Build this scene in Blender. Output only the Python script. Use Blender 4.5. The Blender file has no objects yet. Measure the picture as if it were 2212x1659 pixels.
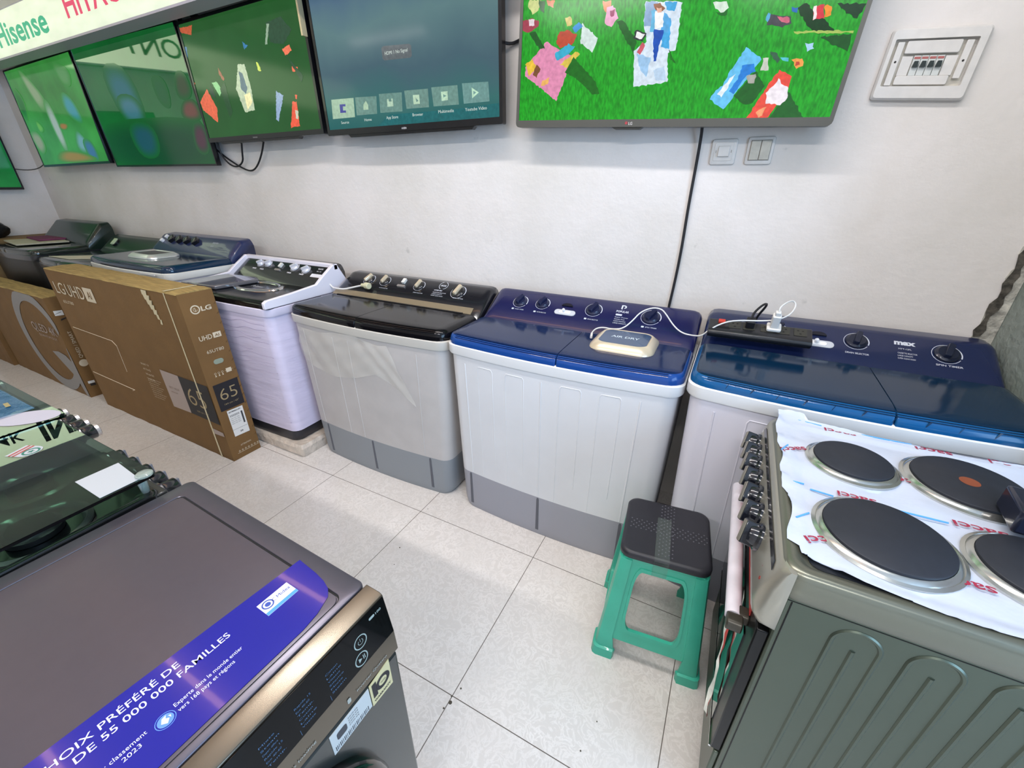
import bpy, math, random
from mathutils import Matrix, Vector
random.seed(7)
PI = math.pi
C = bpy.context.scene.collection
scene = bpy.context.scene

# ---------------------------------------------------------------- camera
cam_data = bpy.data.cameras.new('camera'); cam = bpy.data.objects.new('camera', cam_data); C.objects.link(cam)
cam_data.sensor_width = 36.0; cam_data.lens = 902.374 * 36.0 / 2212.0; cam_data.clip_start = 0.02
cam.matrix_world = (Matrix.Translation((1.7062, -1.1814, 1.4388)) @ Matrix.Rotation(0.48103, 4, 'Z')
                    @ Matrix.Rotation(1.12136, 4, 'X') @ Matrix.Rotation(-0.004522, 4, 'Y'))
scene.camera = cam
# ---------------------------------------------------------------- view and world
vs = scene.view_settings; vs.view_transform = 'Standard'; vs.look = 'None'; vs.exposure = 0.07; vs.gamma = 1.0; vs.use_curve_mapping = False
world = bpy.data.worlds.new('world'); scene.world = world; world.use_nodes = True
world.node_tree.nodes['Background'].inputs[0].default_value = (0.62, 0.68, 0.82, 1)
world.node_tree.nodes['Background'].inputs[1].default_value = 0.45

def area(name, loc, rot, sx, sy, power, col):
    l = bpy.data.lights.new(name, 'AREA'); l.shape = 'RECTANGLE'; l.size = sx; l.size_y = sy; l.energy = power; l.color = col
    o = bpy.data.objects.new(name, l); C.objects.link(o); o.location = loc; o.rotation_euler = rot; return o
CEIL = 3.10
LAMPS = [(0.55, -0.45, 23), (1.75, -0.45, 15), (-2.6, -2.6, 3), (0.1, -2.6, 30), (1.9, -2.6, 46)]
for lx, ly, lw in LAMPS:
    area('tube_lamp_light', (lx, ly, CEIL - 0.09), (0, 0, 0), 1.2, 0.10, lw, (1.0, 0.965, 0.955))
area('street_daylight', (4.6, -2.2, 1.6), (0, math.radians(90), 0), 2.2, 2.6, 150, (0.42, 0.68, 1.0))
STRIPS = [-1.30, -0.72, 0.05]          # thin warm LED strips on the ceiling, running along the shop

# ---------------------------------------------------------------- helpers
def lin(h):
    c = [int(h[i:i+2], 16) / 255.0 for i in (0, 2, 4)]
    return tuple(x / 12.92 if x <= 0.04045 else ((x + 0.055) / 1.055) ** 2.4 for x in c) + (1.0,)
MC = {}
def mat(name, col, rough=0.5, metal=0.0, coat=0.0, spec=0.5, emit=None, es=0.0, trans=0.0, alpha=1.0, noise=0.0, nscale=20.0, bump=0.0, bscale=40.0, ior=1.45, stretch=None):
    if name in MC: return MC[name]
    m = bpy.data.materials.new(name); m.use_nodes = True; nt = m.node_tree; b = nt.nodes['Principled BSDF']
    b.inputs['Base Color'].default_value = lin(col); b.inputs['Roughness'].default_value = rough; b.inputs['Metallic'].default_value = metal
    b.inputs['Coat Weight'].default_value = coat; b.inputs['Coat Roughness'].default_value = 0.04; b.inputs['Specular IOR Level'].default_value = spec
    b.inputs['IOR'].default_value = ior; b.inputs['Transmission Weight'].default_value = trans; b.inputs['Alpha'].default_value = alpha
    if emit: b.inputs['Emission Color'].default_value = lin(emit); b.inputs['Emission Strength'].default_value = es
    if noise or bump:
        tc = nt.nodes.new('ShaderNodeTexCoord'); mp = nt.nodes.new('ShaderNodeMapping'); nt.links.new(tc.outputs['Object'], mp.inputs[0])
        if stretch: mp.inputs['Scale'].default_value = stretch
    if noise:
        n = nt.nodes.new('ShaderNodeTexNoise'); n.inputs['Scale'].default_value = nscale; n.inputs['Detail'].default_value = 5
        nt.links.new(mp.outputs[0], n.inputs['Vector'])
        r = nt.nodes.new('ShaderNodeMapRange'); r.inputs[1].default_value = 0.3; r.inputs[2].default_value = 0.7; r.inputs[3].default_value = 1 - noise; r.inputs[4].default_value = 1 + noise
        nt.links.new(n.outputs[0], r.inputs[0])
        mx = nt.nodes.new('ShaderNodeVectorMath'); mx.operation = 'SCALE'; mx.inputs[0].default_value = lin(col)[:3]; nt.links.new(r.outputs[0], mx.inputs['Scale'])
        nt.links.new(mx.outputs[0], b.inputs['Emission Color' if emit and es > 0.3 else 'Base Color'])
        if emit and es > 0.3: mx.inputs[0].default_value = lin(emit)[:3]
    if bump:
        n2 = nt.nodes.new('ShaderNodeTexNoise'); n2.inputs['Scale'].default_value = bscale; n2.inputs['Detail'].default_value = 4
        nt.links.new(mp.outputs[0], n2.inputs['Vector'])
        bp = nt.nodes.new('ShaderNodeBump'); bp.inputs['Strength'].default_value = bump; bp.inputs['Distance'].default_value = 0.01
        nt.links.new(n2.outputs[0], bp.inputs['Height']); nt.links.new(bp.outputs[0], b.inputs['Normal'])
    MC[name] = m; return m
def glow(col, s=1.0):      # a lit piece of a screen picture behind glossy glass
    return mat('screen_' + col + ('_%d' % int(s * 100)), '050505', rough=0.12, spec=0.45, emit=col, es=s, noise=.16 if s > .9 else 0.0, nscale=70)

ROOT = {}                  # object -> world matrix of its thing
def tag(o, label, cat, group=None):
    o['label'] = label; o['category'] = cat
    if group: o['group'] = group
    return o
def thing(name, label, cat, loc=(0, 0, 0), rotz=0.0, group=None):
    o = bpy.data.objects.new(name, None); C.objects.link(o); o.location = loc; o.rotation_euler = (0, 0, rotz); o.empty_display_size = 0.05
    ROOT[o.name] = Matrix.Translation(loc) @ Matrix.Rotation(rotz, 4, 'Z')
    return tag(o, label, cat, group)

def V(*a): return Vector(a)
def rrect2(x0, x1, y0, y1, r, n=4):      # rounded rectangle outline, counter-clockwise from the lower left
    if not isinstance(r, (tuple, list)): r = (r,) * 4
    pts = []
    for (cx, cy, a0, rr) in ((x0 + r[0], y0 + r[0], PI, r[0]), (x1 - r[1], y0 + r[1], 1.5 * PI, r[1]), (x1 - r[2], y1 - r[2], 0, r[2]), (x0 + r[3], y1 - r[3], .5 * PI, r[3])):
        for k in range(n + 1):
            a = a0 + .5 * PI * k / n; pts.append((cx + rr * math.cos(a), cy + rr * math.sin(a)))
    return pts
def circ2(cx, cy, r, n=24, ry=None):
    ry = ry or r
    return [(cx + r * math.cos(2 * PI * k / n), cy + ry * math.sin(2 * PI * k / n)) for k in range(n)]
TXT = {}
def text_geo(s, bold):
    key = (s, bold)
    if key in TXT: return TXT[key]
    cu = bpy.data.curves.new('lettering', 'FONT'); cu.body = s; cu.size = 1.0; cu.offset = bold; cu.resolution_u = 3
    o = bpy.data.objects.new('lettering', cu); C.objects.link(o)
    dg = bpy.context.evaluated_depsgraph_get(); dg.update(); me = o.evaluated_get(dg).to_mesh()
    vs_ = [(v.co.x, v.co.y) for v in me.vertices]; fs_ = [tuple(p.vertices) for p in me.polygons]
    o.evaluated_get(dg).to_mesh_clear(); bpy.data.objects.remove(o); bpy.data.curves.remove(cu)
    TXT[key] = (vs_, fs_); return TXT[key]

class MB:
    def __init__(s, xf=None): s.v = []; s.f = []; s.m = []; s.xf = xf
    def add(s, vs_, fs_, mi=0):
        k = len(s.v)
        for p in vs_: s.v.append(s.xf @ Vector(p) if s.xf else Vector(p))
        for f in fs_: s.f.append([i + k for i in f]); s.m.append(mi)
        return s
    def box(s, a, b, mi=0):
        x0, y0, z0 = a; x1, y1, z1 = b
        return s.add([(x0, y0, z0), (x1, y0, z0), (x1, y1, z0), (x0, y1, z0), (x0, y0, z1), (x1, y0, z1), (x1, y1, z1), (x0, y1, z1)],
                     [(0, 3, 2, 1), (4, 5, 6, 7), (0, 1, 5, 4), (1, 2, 6, 5), (2, 3, 7, 6), (3, 0, 4, 7)], mi)
    def loft(s, rings, mi=0, cap=True):
        n = len(rings[0]); vs_ = [p for r in rings for p in r]; fs_ = []
        for i in range(len(rings) - 1):
            for j in range(n):
                k = (j + 1) % n; fs_.append((i * n + j, i * n + k, (i + 1) * n + k, (i + 1) * n + j))
        if cap: fs_.append(tuple(range(n))[::-1]); fs_.append(tuple(range((len(rings) - 1) * n, len(rings) * n)))
        return s.add(vs_, fs_, mi)
    def flat(s, pts2, fr, mi=0, off=0.0):           # a flat polygon in frame fr=(origin, x, y)
        o, x, y = fr; n = x.cross(y)
        return s.add([o + x * a + y * b + n * off for a, b in pts2], [tuple(range(len(pts2)))], mi)
    def slab(s, pts2, fr, d0, d1, mi=0):            # the same, with thickness along the normal
        o, x, y = fr; n = x.cross(y)
        return s.loft([[o + x * a + y * b + n * d for a, b in pts2] for d in (d0, d1)], mi)
    def pillow(s, pts2fn, fr, steps, mi=0):         # steps: (inset, height)
        o, x, y = fr; n = x.cross(y)
        return s.loft([[o + x * a + y * b + n * h for a, b in pts2fn(i)] for i, h in steps], mi)
    def arc(s, fr, c, r0, r1, a0, a1, mi=0, off=0.0, n=20):
        o, x, y = fr; nn = x.cross(y); vs_ = []
        for k in range(n + 1):
            a = a0 + (a1 - a0) * k / n
            for r in (r0, r1): vs_.append(o + x * (c[0] + r * math.cos(a)) + y * (c[1] + r * math.sin(a)) + nn * off)
        return s.add(vs_, [(2 * k, 2 * k + 1, 2 * k + 3, 2 * k + 2) for k in range(n)], mi)
    def cyl(s, fr, c, r, d0, d1, mi=0, n=24, r2=None):
        r2 = r if r2 is None else r2
        o, x, y = fr; nn = x.cross(y)
        return s.loft([[o + x * a + y * b + nn * d for a, b in circ2(c[0], c[1], rr, n)] for rr, d in ((r, d0), (r2, d1))], mi)
    def rings(s, fr, c, prof, mi=0, n=28, cap=True): # lathe: prof (r, h)
        o, x, y = fr; nn = x.cross(y)
        return s.loft([[o + x * a + y * b + nn * h for a, b in circ2(c[0], c[1], max(r, 1e-4), n)] for r, h in prof], mi, cap)
    def tube(s, path, r, mi=0, n=8, smooth=0):
        P = [Vector(p) for p in path]
        for _ in range(smooth):
            Q = [P[0]]
            for a, b in zip(P, P[1:]): Q += [a * .75 + b * .25, a * .25 + b * .75]
            P = Q + [P[-1]]
        rr = []; up = Vector((0.123, 0.31, 0.94)).normalized()
        for i, p in enumerate(P):
            t = (P[min(i + 1, len(P) - 1)] - P[max(i - 1, 0)]).normalized()
            a = up - t * up.dot(t)
            if a.length < 1e-3: a = Vector((1, 0, 0)) - t * t.x
            a.normalize(); up = a; b = t.cross(a)
            rr.append([p + (a * math.cos(2 * PI * k / n) + b * math.sin(2 * PI * k / n)) * r for k in range(n)])
        return s.loft(rr, mi)
    def text(s, st, fr, at, h=None, w=None, mi=0, off=0.0, bold=0.0, al='l', mirror=False):
        g = text_geo(st, bold); o, x, y = fr; n = x.cross(y)
        if not g[0]: return s
        xs = [p[0] for p in g[0]]; ys = [p[1] for p in g[0]]; x0, x1 = min(xs), max(xs); W0 = x1 - x0; H0 = 0.72
        ky = h / H0 if h else w / W0; kx = w / W0 if w else ky
        sh = {'l': 0, 'c': -.5, 'r': -1}[al] * W0 * kx
        pts = [o + x * (at[0] + (a - x0) * kx + sh) + y * (at[1] + b * ky) + n * off for a, b in g[0]]
        return s.add(pts, g[1], mi)
    def build(s, name, mats, parent=None, bevel=0.0, sm=38, solid=0.0, sub=0, seg=2):
        me = bpy.data.meshes.new(name); M = None
        if parent is not None: M = ROOT[parent.name].inverted()
        me.from_pydata([tuple(M @ v if M else v) for v in s.v], [], s.f)
        if not isinstance(mats, (list, tuple)): mats = [mats]
        for m in mats: me.materials.append(m)
        for p, k in zip(me.polygons, s.m): p.material_index = k; p.use_smooth = True
        me.validate(); me.update()
        if hasattr(me, 'set_sharp_from_angle'): me.set_sharp_from_angle(angle=math.radians(sm))
        o = bpy.data.objects.new(name, me); C.objects.link(o)
        if parent is not None: o.parent = parent; ROOT[o.name] = ROOT[parent.name]
        else: ROOT[o.name] = Matrix.Identity(4)
        if solid:
            q = o.modifiers.new('thickness', 'SOLIDIFY'); q.thickness = solid; q.offset = 0
        if bevel:
            q = o.modifiers.new('soft_edge', 'BEVEL'); q.width = bevel; q.segments = seg; q.limit_method = 'ANGLE'; q.angle_limit = math.radians(40); q.harden_normals = False
        if sub:
            q = o.modifiers.new('smooth', 'SUBSURF'); q.levels = sub; q.render_levels = sub
        return o
def FR(o, x, y): return (Vector(o), Vector(x).normalized(), Vector(y).normalized())
X, Y, Z = (1, 0, 0), (0, 1, 0), (0, 0, 1); NX, NY = (-1, 0, 0), (0, -1, 0)
def floorfr(z=0.0): return FR((0, 0, z), X, Y)
def facefr(y): return FR((0, y, 0), X, Z)          # faces -y
def struct(name, b, m, **k):
    o = b.build(name, m, **k); o['kind'] = 'structure'; return o

# ================================================================ THE ROOM
def wall_material(name, col, blotch, bumpy=0.15):
    m = bpy.data.materials.new(name); m.use_nodes = True; nt = m.node_tree; b = nt.nodes['Principled BSDF']; L = nt.links
    b.inputs['Roughness'].default_value = 0.62; b.inputs['Specular IOR Level'].default_value = 0.3
    tc = nt.nodes.new('ShaderNodeTexCoord')
    n = nt.nodes.new('ShaderNodeTexNoise'); n.inputs['Scale'].default_value = 1.6; n.inputs['Detail'].default_value = 7; n.inputs['Roughness'].default_value = 0.6
    L.new(tc.outputs['Object'], n.inputs['Vector'])
    r = nt.nodes.new('ShaderNodeValToRGB'); r.color_ramp.elements[0].position = 0.36; r.color_ramp.elements[1].position = 0.62
    r.color_ramp.elements[0].color = lin(blotch); r.color_ramp.elements[1].color = lin(col); L.new(n.outputs[0], r.inputs[0])
    # sparse little marks and scuffs
    n3 = nt.nodes.new('ShaderNodeTexNoise'); n3.inputs['Scale'].default_value = 19; n3.inputs['Detail'].default_value = 3; L.new(tc.outputs['Object'], n3.inputs['Vector'])
    r3 = nt.nodes.new('ShaderNodeMapRange'); r3.inputs[1].default_value = 0.72; r3.inputs[2].default_value = 0.80; r3.inputs[3].default_value = 0; r3.inputs[4].default_value = 0.35; L.new(n3.outputs[0], r3.inputs[0])
    mx = nt.nodes.new('ShaderNodeMix'); mx.data_type = 'RGBA'; L.new(r3.outputs[0], mx.inputs[0]); L.new(r.outputs[0], mx.inputs[6]); mx.inputs[7].default_value = lin('8d8a84')
    L.new(mx.outputs[2], b.inputs['Base Color'])
    n2 = nt.nodes.new('ShaderNodeTexNoise'); n2.inputs['Scale'].default_value = 45; n2.inputs['Detail'].default_value = 4; L.new(tc.outputs['Object'], n2.inputs['Vector'])
    bp = nt.nodes.new('ShaderNodeBump'); bp.inputs['Strength'].default_value = bumpy; bp.inputs['Distance'].default_value = 0.01
    L.new(n2.outputs[0], bp.inputs['Height']); L.new(bp.outputs[0], b.inputs['Normal'])
    return m
M_WALL = wall_material('painted_plaster', 'e0dad6', 'd3cdc6')
M_WALLG = wall_material('bare_grey_render', '8f9792', '6f7a70', 0.5)
def floor_material():
    m = bpy.data.materials.new('marbled_tile'); m.use_nodes = True; nt = m.node_tree; b = nt.nodes['Principled BSDF']; L = nt.links
    tc = nt.nodes.new('ShaderNodeTexCoord'); sp = nt.nodes.new('ShaderNodeSeparateXYZ'); L.new(tc.outputs['Object'], sp.inputs[0])
    def mth(op, a, bb=None, c=None):
        n = nt.nodes.new('ShaderNodeMath'); n.operation = op
        for i, q in enumerate((a, bb, c)):
            if q is None: continue
            if isinstance(q, (int, float)): n.inputs[i].default_value = q
            else: L.new(q, n.inputs[i])
        return n.outputs[0]
    def grout(c):
        f = mth('FRACT', mth('MULTIPLY_ADD', c, 1 / 0.6, 20.0)); d = mth('ABSOLUTE', mth('SUBTRACT', f, 0.5)); return mth('GREATER_THAN', d, 0.5 - 0.0022)
    g = mth('MAXIMUM', grout(sp.outputs[0]), grout(sp.outputs[1]))
    n = nt.nodes.new('ShaderNodeTexNoise'); n.inputs['Scale'].default_value = 24; n.inputs['Detail'].default_value = 8; n.inputs['Roughness'].default_value = 0.65; n.inputs['Distortion'].default_value = 1.6
    L.new(tc.outputs['Object'], n.inputs['Vector'])
    vein = mth('SUBTRACT', 1.0, mth('MULTIPLY', mth('ABSOLUTE', mth('SUBTRACT', n.outputs[0], 0.5)), 16.0))
    vein = mth('MAXIMUM', vein, 0.0)
    n2 = nt.nodes.new('ShaderNodeTexNoise'); n2.inputs['Scale'].default_value = 5; L.new(tc.outputs['Object'], n2.inputs['Vector'])
    vein = mth('MULTIPLY', vein, mth('MULTIPLY', n2.outputs[0], 0.9))
    mx = nt.nodes.new('ShaderNodeMix'); mx.data_type = 'RGBA'; L.new(vein, mx.inputs[0]); mx.inputs[6].default_value = lin('cdc7c1'); mx.inputs[7].default_value = lin('e6e1dc')
    mx2 = nt.nodes.new('ShaderNodeMix'); mx2.data_type = 'RGBA'; L.new(g, mx2.inputs[0]); L.new(mx.outputs[2], mx2.inputs[6]); mx2.inputs[7].default_value = lin('5c544c')
    L.new(mx2.outputs[2], b.inputs['Base Color'])
    rr = mth('MULTIPLY_ADD', g, 0.5, 0.17); L.new(rr, b.inputs['Roughness']); b.inputs['Specular IOR Level'].default_value = 0.5
    return m
M_FLOOR = floor_material()
YW, XL, XR, YF = 0.70, -4.30, 2.515, -4.6
struct('floor', MB().box((XL - .1, YF - .1, -.1), (6.0, YW + .1, 0)), M_FLOOR)
struct('wall_back', MB().box((XL - .1, YW, 0), (XR + .1, YW + .1, CEIL)), M_WALL)
struct('wall_left', MB().box((XL - .1, YF, 0), (XL, YW, CEIL)), M_WALL)
struct('wall_right', MB().box((XR, -0.02, 0), (XR + .12, YW, CEIL)), M_WALLG)
struct('wall_front', MB().box((XL, YF - .1, 0), (6.0, YF, CEIL)), M_WALL)
struct('ceiling', MB().box((XL - .1, YF - .1, CEIL), (6.0, YW + .1, CEIL + .1)), mat('ceiling_white', 'd8d8da', 0.8))
# broken plaster strip in the back right corner
b = MB(); random.seed(11); pts = []
for k in range(26):
    z = 0.86 + k * 0.024; wv = 0.062 * max(0.35, 1 - k / 32.0) + random.uniform(-.012, .012); pts.append((XR - wv, z))
poly = pts + [(XR - .001, pts[-1][1]), (XR - .001, .86)]
o_ = FR((0, YW, 0), X, Z)
b.slab(poly, o_, 0.0, 0.004)
struct('trim_1', b, mat('torn_plaster', 'a7a49a', 0.95, noise=0.55, nscale=26, bump=1.0, bscale=40))
b = MB(); pp = []
for k in range(14):
    z = 0.98 + k * 0.022; pp.append((XR - .052 + .022 * k / 13 - .006 * math.sin(k * 1.7) - random.uniform(0, .006), z))
for k in range(13, -1, -1):
    z = 0.98 + k * 0.022; pp.append((XR - .036 + .024 * k / 13 + random.uniform(-.006, .006), z + .004))
b.slab(pp, o_, 0.004, 0.006)
struct('trim_2', b, mat('mould_stain', '4a463f', 0.95, noise=0.6, nscale=60, bump=1.0))
# lamps on the ceiling
first = None
for i, (lx, ly, lw) in enumerate(LAMPS):
    t = thing('tube_lamp', 'white ceiling tube lamp above the shop floor', 'lamp', (lx, ly, CEIL), group='ceiling tube lamps')
    MB().box((lx - .62, ly - .05, CEIL - .05), (lx + .62, ly + .05, CEIL)).build('housing', mat('lamp_white', 'e8e8e8', .5), t)
    MB().tube([(lx - .58, ly, CEIL - .065), (lx + .58, ly, CEIL - .065)], .014, n=10).build('tube', mat('tube_glow', 'ffffff', emit='fffaf5', es=9.0), t)

for sy_ in STRIPS:
    t = thing('light_strip', 'thin warm glowing light strip running along the ceiling', 'lamp', (-.9, sy_, CEIL), group='warm ceiling light strips')
    MB().box((-3.0, sy_ - .02, CEIL - .012), (1.5, sy_ + .02, CEIL)).build('channel', mat('lamp_white', 'e8e8e8', .5), t)
    MB().box((-3.0, sy_ - .016, CEIL - .020), (1.5, sy_ + .016, CEIL - .0125)).build('diffuser', mat('strip_glow', 'ffffff', emit='ffb870', es=7.0), t)
# lightbox signs above the screens
M_SIGN = mat('sign_fabric', '9a9a98', 0.6, emit='e6f2d2', es=0.80, noise=0.10, nscale=7, stretch=(1, 1, 2.5))
M_SIGNBOX = mat('sign_frame', 'b9b4c0', 0.5)
t = thing('lightbox_sign', 'long backlit white fabric sign with green and red lettering above the screens', 'sign', (0.0, .45, 2.24))
b = MB(); b.box((-4.25, .46, 2.235), (2.2, .565, 2.485)); b.box((-4.25, .565, 2.33), (2.2, .698, 2.485)); b.build('housing', M_SIGNBOX, t)
b = MB(); fr = FR((0, .4575, 0), X, Z)
vs_ = []; N = 60
prof = [(.4600, 2.246), (.4540, 2.262), (.4520, 2.30), (.4520, 2.43), (.4540, 2.465), (.46, 2.478)]
rings = [[(x, y, z) for y, z in prof] for x in (-4.24, 2.19)]
b.add([p for r in rings for p in r], [(i, i + 6, i + 7, i + 1) for i in range(5)])
b.build('sign_face', M_SIGN, t)
fr = FR((0, .4515, 0), X, Z)
b = MB(); b.text('Hisense', fr, (-3.235, 2.296), h=.125, w=.81, bold=.022); b.build('green_lettering', mat('green_ink', '1a9a78', .5, emit='2fb98a', es=.42), t)
b = MB(); b.text('HITACHI', fr, (-2.145, 2.325), h=.120, w=.85, bold=.02); b.build('red_lettering', mat('red_ink', 'c8325a', .5, emit='d4486c', es=.55), t)
t = thing('lightbox_sign', 'backlit white sign with black lettering on the left wall, seen as a reflection', 'sign', (XL + .1, -1.5, 2.39))
MB().box((XL, -3.6, 2.39), (XL + .1, .44, 2.83)).build('housing', M_SIGNBOX, t)
MB().box((XL + .1, -3.58, 2.405), (XL + .106, .42, 2.815)).build('sign_face', mat('sign_fabric_bright', '9a9a98', 0.6, emit='e4f4cc', es=2.6), t)
fr = FR((XL + .1065, 0, 0), Y, Z)
b = MB(); b.text('SONY', fr, (-1.22, 2.52), h=.17, w=.70, bold=.01); b.text('4K', fr, (-.46, 2.53), h=.12, w=.18, bold=.01); b.text('INT', fr, (-.17, 2.52), h=.22, w=.37, bold=.04)
b.build('lettering', mat('black_ink', '1c1c24', .5), t)

# ================================================================ TELEVISIONS
M_TVBLK = mat('tv_black', '0e0e12', 0.25, coat=.3)
M_TVBACK = mat('tv_back', '17171a', 0.55)
def grad_screen(name, stops, vmax, es=1.0):   # a lit picture whose colour runs up the screen with soft clouds
    m = bpy.data.materials.new(name); m.use_nodes = True; nt = m.node_tree; b = nt.nodes['Principled BSDF']; L = nt.links
    b.inputs['Base Color'].default_value = (0, 0, 0, 1); b.inputs['Roughness'].default_value = .1; b.inputs['Specular IOR Level'].default_value = .15; b.inputs['Emission Strength'].default_value = es
    tc = nt.nodes.new('ShaderNodeTexCoord'); sp = nt.nodes.new('ShaderNodeSeparateXYZ'); L.new(tc.outputs['Object'], sp.inputs[0])
    n = nt.nodes.new('ShaderNodeTexNoise'); n.inputs['Scale'].default_value = 3.2; n.inputs['Detail'].default_value = 3; L.new(tc.outputs['Object'], n.inputs['Vector'])
    a = nt.nodes.new('ShaderNodeMath'); a.operation = 'MULTIPLY_ADD'; L.new(n.outputs[0], a.inputs[0]); a.inputs[1].default_value = vmax * .35; a.inputs[2].default_value = -vmax * .17
    a2 = nt.nodes.new('ShaderNodeMath'); a2.operation = 'ADD'; L.new(sp.outputs[2], a2.inputs[0]); L.new(a.outputs[0], a2.inputs[1])
    a3 = nt.nodes.new('ShaderNodeMath'); a3.operation = 'DIVIDE'; L.new(a2.outputs[0], a3.inputs[0]); a3.inputs[1].default_value = vmax
    r = nt.nodes.new('ShaderNodeValToRGB'); L.new(a3.outputs[0], r.inputs[0])
    while len(r.color_ramp.elements) < len(stops): r.color_ramp.elements.new(.5)
    for e, (p_, c_) in zip(r.color_ramp.elements, stops): e.position = p_; e.color = lin(c_)
    L.new(r.outputs[0], b.inputs['Emission Color']); return m
def organic(pl_, amp, rounds):     # give a picture's patches ragged (amp) or soft (rounds) outlines
    for _ in range(rounds):
        q = []
        for i, (x, y) in enumerate(pl_):
            x2, y2 = pl_[(i + 1) % len(pl_)]; q += [(x * .75 + x2 * .25, y * .75 + y2 * .25), (x * .25 + x2 * .75, y * .25 + y2 * .75)]
        pl_ = q
    if amp:
        q = []
        for i, (x, y) in enumerate(pl_):
            x2, y2 = pl_[(i + 1) % len(pl_)]; L_ = math.hypot(x2 - x, y2 - y); n = max(1, int(L_ / .007)); j = min(amp, L_ * .2)
            for k in range(n): q.append((x + (x2 - x) * k / n + random.uniform(-j, j), y + (y2 - y) * k / n + random.uniform(-j, j)))
        pl_ = q
    return pl_
def tv(label, BL, W, H, roll, screen, pics, bez=(.012, .02, .012), bezmat=None, fr=None, wallgap=.035, logo=None, lip=None, depth=.03, radius=.006, slot='screen', org=(.0022, 0), tilt=0.0, soft=None, soft_es=.62):
    bezmat = bezmat or M_TVBLK
    if fr is None: fr = FR(BL, (math.cos(roll), 0, math.sin(roll)), (-math.sin(roll), -math.sin(tilt), math.cos(roll)))
    o, x, y = fr; n = x.cross(y)
    t = thing('television', label, 'television', tuple(o))
    bs, bb, bt = bez
    # bezel frame ring
    outer = rrect2(0, W, 0, H, radius, 3); inner = rrect2(bs, W - bs, bb, H - bt, .0015, 3)
    b = MB(); k = len(outer)
    P = lambda q, d: o + x * q[0] + y * q[1] + n * d
    vs_ = [P(q, 0) for q in outer] + [P(q, 0.0) for q in inner] + [P(q, -depth) for q in outer] + [P(q, -.006) for q in inner]
    fs_ = []
    for i in range(k):
        j = (i + 1) % k
        fs_ += [(i, j, k + j, k + i), (2 * k + j, 2 * k + i, i, j)[::-1] if False else (i, 2 * k + i, 2 * k + j, j), (k + i, k + j, 3 * k + j, 3 * k + i)]
    b.add(vs_, fs_); b.add([P(q, -depth) for q in outer], [tuple(range(k))[::-1]])
    b.build('bezel', bezmat, t)
    b = MB(); b.slab(rrect2(W * .12, W * .88, H * .06, H * .72, .03, 3), fr, -depth - wallgap, -depth + .002, 0); b.build('back_cover', M_TVBACK, t, bevel=.006)
    mats = [screen]; b = MB(); b.flat([(bs, bb), (W - bs, bb), (W - bs, H - bt), (bs, H - bt)], fr, 0, -.003)
    layers = []
    for c_, pl_ in pics:
        if not soft: layers.append((c_, pl_, 1.0)); continue
        cx = sum(p[0] for p in pl_) / len(pl_); cy = sum(p[1] for p in pl_) / len(pl_)      # out-of-focus patch: nested, fading outlines
        for sc, w in ((1.45, .07), (1.38, .15), (1.30, .24), (1.22, .34), (1.13, .45), (1.04, .55), (.95, .65), (.84, .75), (.70, .84)):
            mixc = ''.join('%02x' % int(int(soft[i:i+2], 16) * (1 - w) + int(c_[i:i+2], 16) * w) for i in (0, 2, 4))
            layers.append((mixc, [(cx + (a - cx) * sc, cy + (c - cy) * sc) for a, c in pl_], soft_es))
    for j, (c_, pl_, es_) in enumerate(layers):
        m = glow(c_, es_)
        if m not in mats: mats.append(m)
        q = [(min(max(a, bs), W - bs), min(max(c, bb), H - bt)) for a, c in organic([(a / 1000., c / 1000.) for a, c in pl_], *org)]
        b.flat(q, fr, mats.index(m), -.0026 + j * .00002)
    b.build(slot, mats, t)
    if logo:
        b = MB(); b.text(logo[0], fr, (W * logo[1], bb * .28), h=logo[2], al='c', off=.0006, bold=.01); b.build('logo', mat('logo_' + logo[3], logo[3], .4), t)
    if lip: MB().slab([(W * lip[0], -.012), (W * lip[1], -.012), (W * (lip[1] + .015), .002), (W * (lip[0] - .015), .002)], fr, -.028, -.004).build('speaker_lip', M_TVBLK, t)
    MB().box((o.x + W * .35, YW - .012, o.z + H * .2), (o.x + W * .65, YW - .003, o.z + H * .6)).build('wall_bracket', M_TVBACK, t) if abs(n.y) > .9 else None
    return t, fr
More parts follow.
